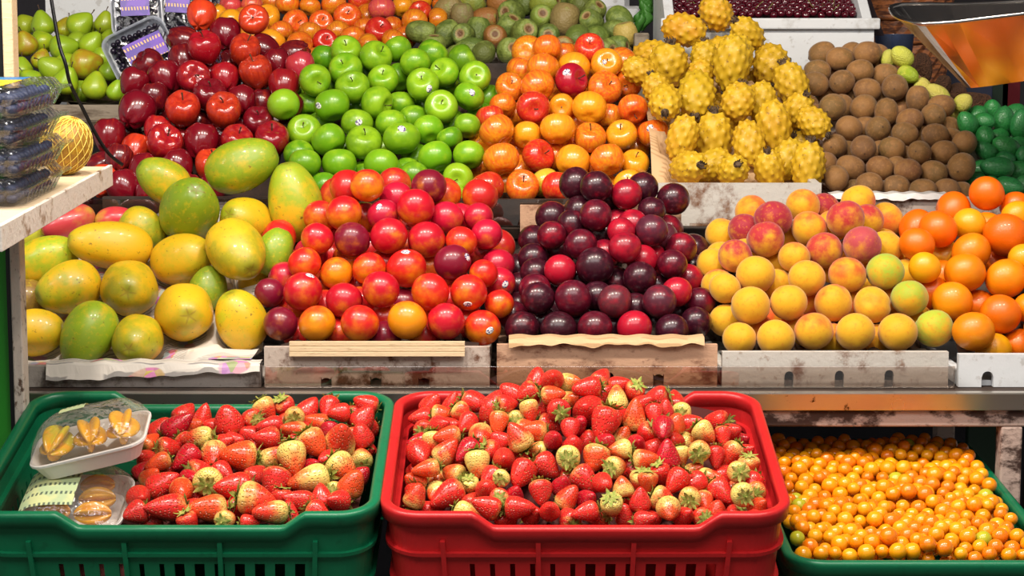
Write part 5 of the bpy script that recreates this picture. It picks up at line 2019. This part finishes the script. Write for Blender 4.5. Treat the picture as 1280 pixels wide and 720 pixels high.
sheet('newspaper_sheet', 'printed newspaper spread under the papayas and folded over the box', 'newspaper', 58, 325, Y1, PY(200, 455, Y1).z, M['news'], .026, .017, .0022, 3, .014)
sheet('kraft_paper', 'brown kraft paper with ragged edge under the plums', 'paper', 636, 880, Y1, box_top(bP), M['kraft'], .022, .008, .003, 5)
sheet('lining_paper', 'white paper edge hanging over the box below the kiwis', 'paper', 1034, 1180, Y2, box_top(bK), M['tray_foam'], .03, .008, .0022, 8)
c0, c1 = PY(361, 427, 2.815), PY(581, 446, 2.815)
cardb = MB()
W_ = c1.x - c0.x
for k in range(3):
    cardb.box(0, W_, -.004 + .001 * k, .004, (c0.z - c1.z) * (k / 3), (c0.z - c1.z) * ((k + 1) / 3) - .0006)
o = cardb.build('card_strip', M['wood_pale'], bevel=.0006)
o.location = (c0.x, 2.815 + .006, c1.z)
tag(o, 'pale folded card strip along the front under the nectarines', 'card strip')
c0, c1 = PY(650, 256, 3.272), PY(850, PYZ(zs1 + .001, 3.272), 3.272)
o = MB().box(0, c1.x - c0.x, 0, .006, 0, c0.z - c1.z).build('carton_sheet', M['carton'], bevel=.001)
o.location = (c0.x, 3.272, c1.z)
tag(o, 'upright brown carton sheet standing behind the plums', 'carton')

# ------------------------------------------------------------------ cherries in their foam box
ca, cb_ = PY(832, 24, 3.86), PY(1092, 24, 3.86)
bC = tray('foam_box', 'big clean white foam box full of cherries', 'box', 832, 1093, 3.86, .34, 24, 88, M['foam_clean'], [(986, .014, .026), (1026, .014, .026)], wall=.02, side_h=.30, back=.30)
W, D, Hh = bC['dims']


def stand(b):
    dz = b.location.z - (zs3 + .001)
    b.location.z = zs3 + .001
    for ch in b.children:
        for v in ch.data.vertices:
            if v.co.z > .02: v.co.z += dz
    return dz


Hh += stand(bC)
rm = MB()
rm.box(-W / 2 - .010, W / 2 + .010, -.012, .020, Hh - .020, Hh + .002)
rm.build('rim', M['foam_clean'], bC, bevel=.003)
crnd = random.Random(3)
cp, cr_ = [], []
crow = []
for i in range(6):
    n = 24
    for j in range(n):
        px = 840 + (1070 - 840) * (j + .5 * (i % 2)) / (n - .5) + crnd.uniform(-1.5, 1.5)
        py = 17.5 - 4.5 * i + crnd.uniform(-1, 1)
        q = P(px, py, 3.905 + .0185 * i)
        cp.append(tuple(q))
        cr_.append(crnd.uniform(.0078, .0090))
        crow.append(i)
cp = relax_pts(np.array(cp), np.array(cr_) * .97)
ci = {}
for k in range(len(cp)):
    o = bpy.data.objects.new('cherry', V['cherry'][0])
    o.location = cp[k]
    o.scale = (cr_[k],) * 3
    o.rotation_euler = (crnd.uniform(-1.5, 1.5), crnd.uniform(-1.5, 1.5), crnd.uniform(0, 6))
    link(o)
    if crnd.random() < .12: link(bpy.data.objects.new('stem', SM['cherry']), o)
    ci[crow[k]] = ci.get(crow[k], 0) + 1
    tag(o, 'dark red cherry, %s from the prickly-pear end, %s row behind the box rim' % (nth(ci[crow[k]]), nth(crow[k] + 1)), 'cherry', 'cherries in the white foam box')
lin = MB()
q0, q1 = P(838, 30, 3.90), P(1086, -18, 4.02)
lin.grid([(q0.x, 3.885, q0.z + .0), (q1.x, 3.885, q0.z), (q0.x, 4.15, q0.z + .13), (q1.x, 4.15, q0.z + .13)], 2, 2)
lin.v = [(v[0] - bC.location.x, v[1] - bC.location.y, v[2] - bC.location.z - .024) for v in lin.v]
lin.build('liner', plain('dark_liner', '#1A0A10', .8), bC)  # added sheet, near-black to paint the shade between cherries

# ------------------------------------------------------------------ hanging scale pan
pan = empty('scale_pan', P(1220, 60, 3.08))
tag(pan, 'shiny metal weighing pan hanging above the feijoas, mirroring orange fruit', 'scale pan')
L0 = pan.location


def rel(px, py, d):
    return P(px, py, d) - L0


def smooth_loop(pts, it=2):
    for _k in range(it):
        out = []
        for i, p in enumerate(pts):
            q = pts[(i + 1) % len(pts)]
            out += [p * .8 + q * .2, p * .2 + q * .8]
        pts = out
    return pts


top = [rel(1111, 9, 3.16), rel(1120, 22, 3.08), rel(1155, 32, 3.0), rel(1290, 16, 3.0), rel(1420, 0, 3.0), rel(1420, -6, 3.3), rel(1212, 6, 3.3), rel(1130, 5, 3.24)]
bot = [rel(1203, 102, 3.16), rel(1204, 107, 3.14), rel(1212, 111, 3.12), rel(1290, 100, 3.11), rel(1400, 84, 3.11), rel(1400, 84, 3.20), rel(1225, 105, 3.20), rel(1206, 103, 3.18)]
tl, bl = smooth_loop(top), smooth_loop(bot)
n = len(tl)
mid = [a * .5 + b * .5 for a, b in zip(tl, bl)]
mb = MB()
mb.grid(tl + mid + bl, n, 3, True)
mb.add(bl, [tuple(range(n))])
so = mb.build('pan', M['steel'], pan, smooth=False)
solidify(so, .0015, 1)
MB().tube(tl, .004, 8, True).build('rolled_rim', M['steel'], pan, smooth=True)
rods = MB()
for (px, py, d) in ((1330, 10, 3.0), (1330, -2, 3.28)):
    a = rel(px, py, d)
    rods.tube([a, Vector((a.x, a.y * .5, 1.30))], .003, 6)
rods.build('hanger', M['steel'], pan, smooth=True)

# ------------------------------------------------------------------ things at the back
bk = MB()
w_ = .11
bz0, bz1 = zs3 + .001, PY(1128, -8, 4.33).z
hb = bz1 - bz0
loops = []
for k in range(15):
    t = k / 14
    s = .82 + .18 * t
    loops.append([(w_ * s * math.cos(2 * PI * i / 40) * (1 + .025 * (-1) ** (i + k)), .08 * s * math.sin(2 * PI * i / 40) * (1 + .025 * (-1) ** (i + k)), hb * t) for i in range(40)])
bk.grid([p for l in loops for p in l], 40, 15, True)
bk.add(loops[0], [tuple(range(40))])
M['wicker'] = stained('wicker', '#9A5A2C', '#4A2410', 40, .4, .6, .6, streak=(1, 1, 4))
basket = empty('wicker_basket', (PY(1128, 20, 4.33).x, 4.33, bz0))
tag(basket, 'brown wicker basket standing behind the cherries and scale pan', 'basket')
solidify(bk.build('weave', M['wicker'], basket, smooth=False), .004)
rt = MB()
for zz in (1.0, .80, .6):
    s = .84 + .18 * zz
    rt.tube([(w_ * s * 1.02 * math.cos(2 * PI * i / 40), .08 * s * 1.02 * math.sin(2 * PI * i / 40), hb * zz) for i in range(40)], .008, 8, True)
rt.build('rim', M['wicker'], basket, smooth=True)

blu = plain('dark_blue_plastic', '#141C38', .5)
q0, q1 = PY(1142, 44, 4.47), PY(1240, 140, 4.47)
dk = empty('storage_bin', ((q0.x + q1.x) / 2, 4.47, zs3 + .001))
tag(dk, 'dark blue plastic bin in the shade behind the scale pan', 'bin')
hw = (q1.x - q0.x) / 2
hh = q0.z - zs3
bn = MB()
bn.box(-hw, hw, 0, .008, 0, hh).box(-hw, hw, .22, .228, 0, hh).box(-hw, -hw + .008, .008, .22, 0, hh).box(hw - .008, hw, .008, .22, 0, hh).box(-hw, hw, 0, .228, 0, .008)
bn.build('body', blu, dk, bevel=.002)
MB().box(-hw - .006, hw + .006, -.008, .0, hh - .02, hh).build('rim', blu, dk, bevel=.002)

cl = PY(1117, 62, 4.0)
cyl = MB()
pts = []
for (r_, z_) in ((.030, 0), (.036, .002), (.040, .055), (.041, .056), (.039, .055), (.034, .004), (.001, .003)):
    pts += [(r_ * math.cos(2 * PI * i / 32), r_ * math.sin(2 * PI * i / 32), z_) for i in range(32)]
cyl.grid(pts, 32, 7, True)
cup = cyl.build('plastic_tub', clear_mat('blue_tint_plastic', '#A8B8D8', .12, .08, haze=.25, hazecol='#6A7A9A'), smooth=True)
cup.location = (PY(1117, 77, 3.98).x, 3.98, max(zs3 + .001, PY(1117, 77, 3.98).z))
tag(cup, 'clear bluish plastic tub between the cherry box and the basket', 'tub')


def slab(name, label, cat, px0, px1, pt, pb, Y, t, mat, lean=0.0, bevel=.004):
    a, b = PY(px0, pt, Y), PY(px1, pb, Y)
    o = MB().box(0, b.x - a.x, 0, t, 0, a.z - b.z).build(name, mat, bevel=bevel)
    o.location = (a.x, Y, b.z)
    o.rotation_euler = (-lean, 0, 0)
    tag(o, label, cat)
    return o


def foam_tray(label, px0, px1, pt, pb, Y, lean):
    a, b = PY(px0, pt, Y), PY(px1, pb, Y)
    w, h = b.x - a.x, a.z - b.z
    mb = MB()
    loops = [rloop(w * .8, h * .74, .008, 0), rloop(w, h, .012, .016), rloop(w + .004, h + .004, .014, .016), rloop(w + .004, h + .004, .014, .013), rloop(w * .82, h * .76, .008, -.004)]
    n = len(loops[0])
    mb.grid([p for l in loops for p in l], n, 5, True)
    mb.add(loops[0], [tuple(range(n))])
    mb.add(loops[-1], [tuple(range(n))[::-1]])
    o = mb.build('foam_tray', M['foam_clean'])
    o.location = ((a.x + b.x) / 2, Y, (a.z + b.z) / 2)
    o.rotation_euler = (-PI / 2 - lean, 0, 0)
    tag(o, label, 'tray', 'empty white foam trays behind the prickly pears')


slab('tray_carton', 'cardboard carton behind the prickly pears with foam trays standing on it', 'carton', 716, 790, 42, PYZ(zs3 + .001, 4.27), 4.27, .17, M['carton'])
foam_tray('empty white foam tray standing upright behind the prickly pears, fully visible', 757, 803, 7, 41, 4.32, .15)
foam_tray('empty white foam tray leaning half hidden behind the upright one', 722, 786, -8, 22, 4.39, .15)
slab('wood_block', 'grey wooden block beside the prickly pears and foam box', 'block', 793, 811, 41, PYZ(zs3 + .001, 4.0), 4.0, .1, M['wood_grey'])
lf = MB()
lr = random.Random(2)
for k in range(14):
    bx_, bz_ = lr.uniform(-.012, .012), lr.uniform(-.03, .05)
    q = []
    for j in range(6):
        for i in range(3):
            t = j / 5
            q.append((bx_ + (i - 1) * .012 * math.sin(PI * (.1 + .85 * t)) + .006 * math.sin(5 * t + k), -.01 * t + .004 * k % .02 + .004 * abs(i - 1), bz_ + .04 * t))
    lf.grid(q, 3, 6)
o = lf.build('leafy_greens', plain('leaf_green', '#3E7A2A', .5), smooth=True)
o.location = PY(806, 25, 4.2)
solidify(o, .0008)
tag(o, 'bunch of green leaves beside the upright foam tray', 'greens')
bF2 = tray('foam_box', 'greyish white foam box standing behind the pears', 'box', 56, 142, 4.32, .2, -22, 24, M['foam_clean'])
stand(bF2)
slab('hanging_cloth', 'dark red cloth hanging in the shade behind the feijoas', 'cloth', 1252, 1275, 100, 138, 4.85, .012, plain('red_cloth', '#6A1420', .9))
slab('green_pole', 'dark green pole standing behind the feijoas', 'pole', 1224, 1240, 60, PYZ(.001, 4.85), 4.85, .03, plain('dark_green_paint', '#12301C', .5))
# ------------------------------------------------------------------ light
sc = bpy.context.scene
wd = bpy.data.worlds.new('world')
sc.world = wd
wd.use_nodes = True
wd.node_tree.nodes['Background'].inputs[0].default_value = (1.0, .96, .92, 1)
wd.node_tree.nodes['Background'].inputs[1].default_value = .24


def area(loc, target, sx, sy, power, col, name='market_lamp_light'):
    l = bpy.data.lights.new(name, 'AREA')
    l.shape = 'RECTANGLE'
    l.size, l.size_y = sx, sy
    l.energy = power
    l.color = col
    o = bpy.data.objects.new(name, l)
    o.location = loc
    o.rotation_euler = (Vector(target) - Vector(loc)).to_track_quat('-Z', 'Y').to_euler()
    C.objects.link(o)


WARM = (1.0, .90, .78)
for x, pw in ((-1.0, 18), (-.35, 18), (.3, 17), (.95, 10)):
    area((x, 2.05, 2.78), (x * .7, 3.0, 1.2), .12, .12, pw, WARM)
area((0, 1.2, 2.85), (0, 2.9, 1.1), 2.4, 1.4, 54, (1.0, .96, .92))  # broad soft fill added in front of the stall, not a lamp
area((-1.6, 1.6, 2.3), (-.2, 3.0, 1.1), .5, .5, 10, (1.0, .95, .9))
sc.view_settings.view_transform = 'Standard'
sc.view_settings.look = 'None'
sc.view_settings.gamma = 1.0
sc.view_settings.use_curve_mapping = False
sc.view_settings.exposure = 0.12
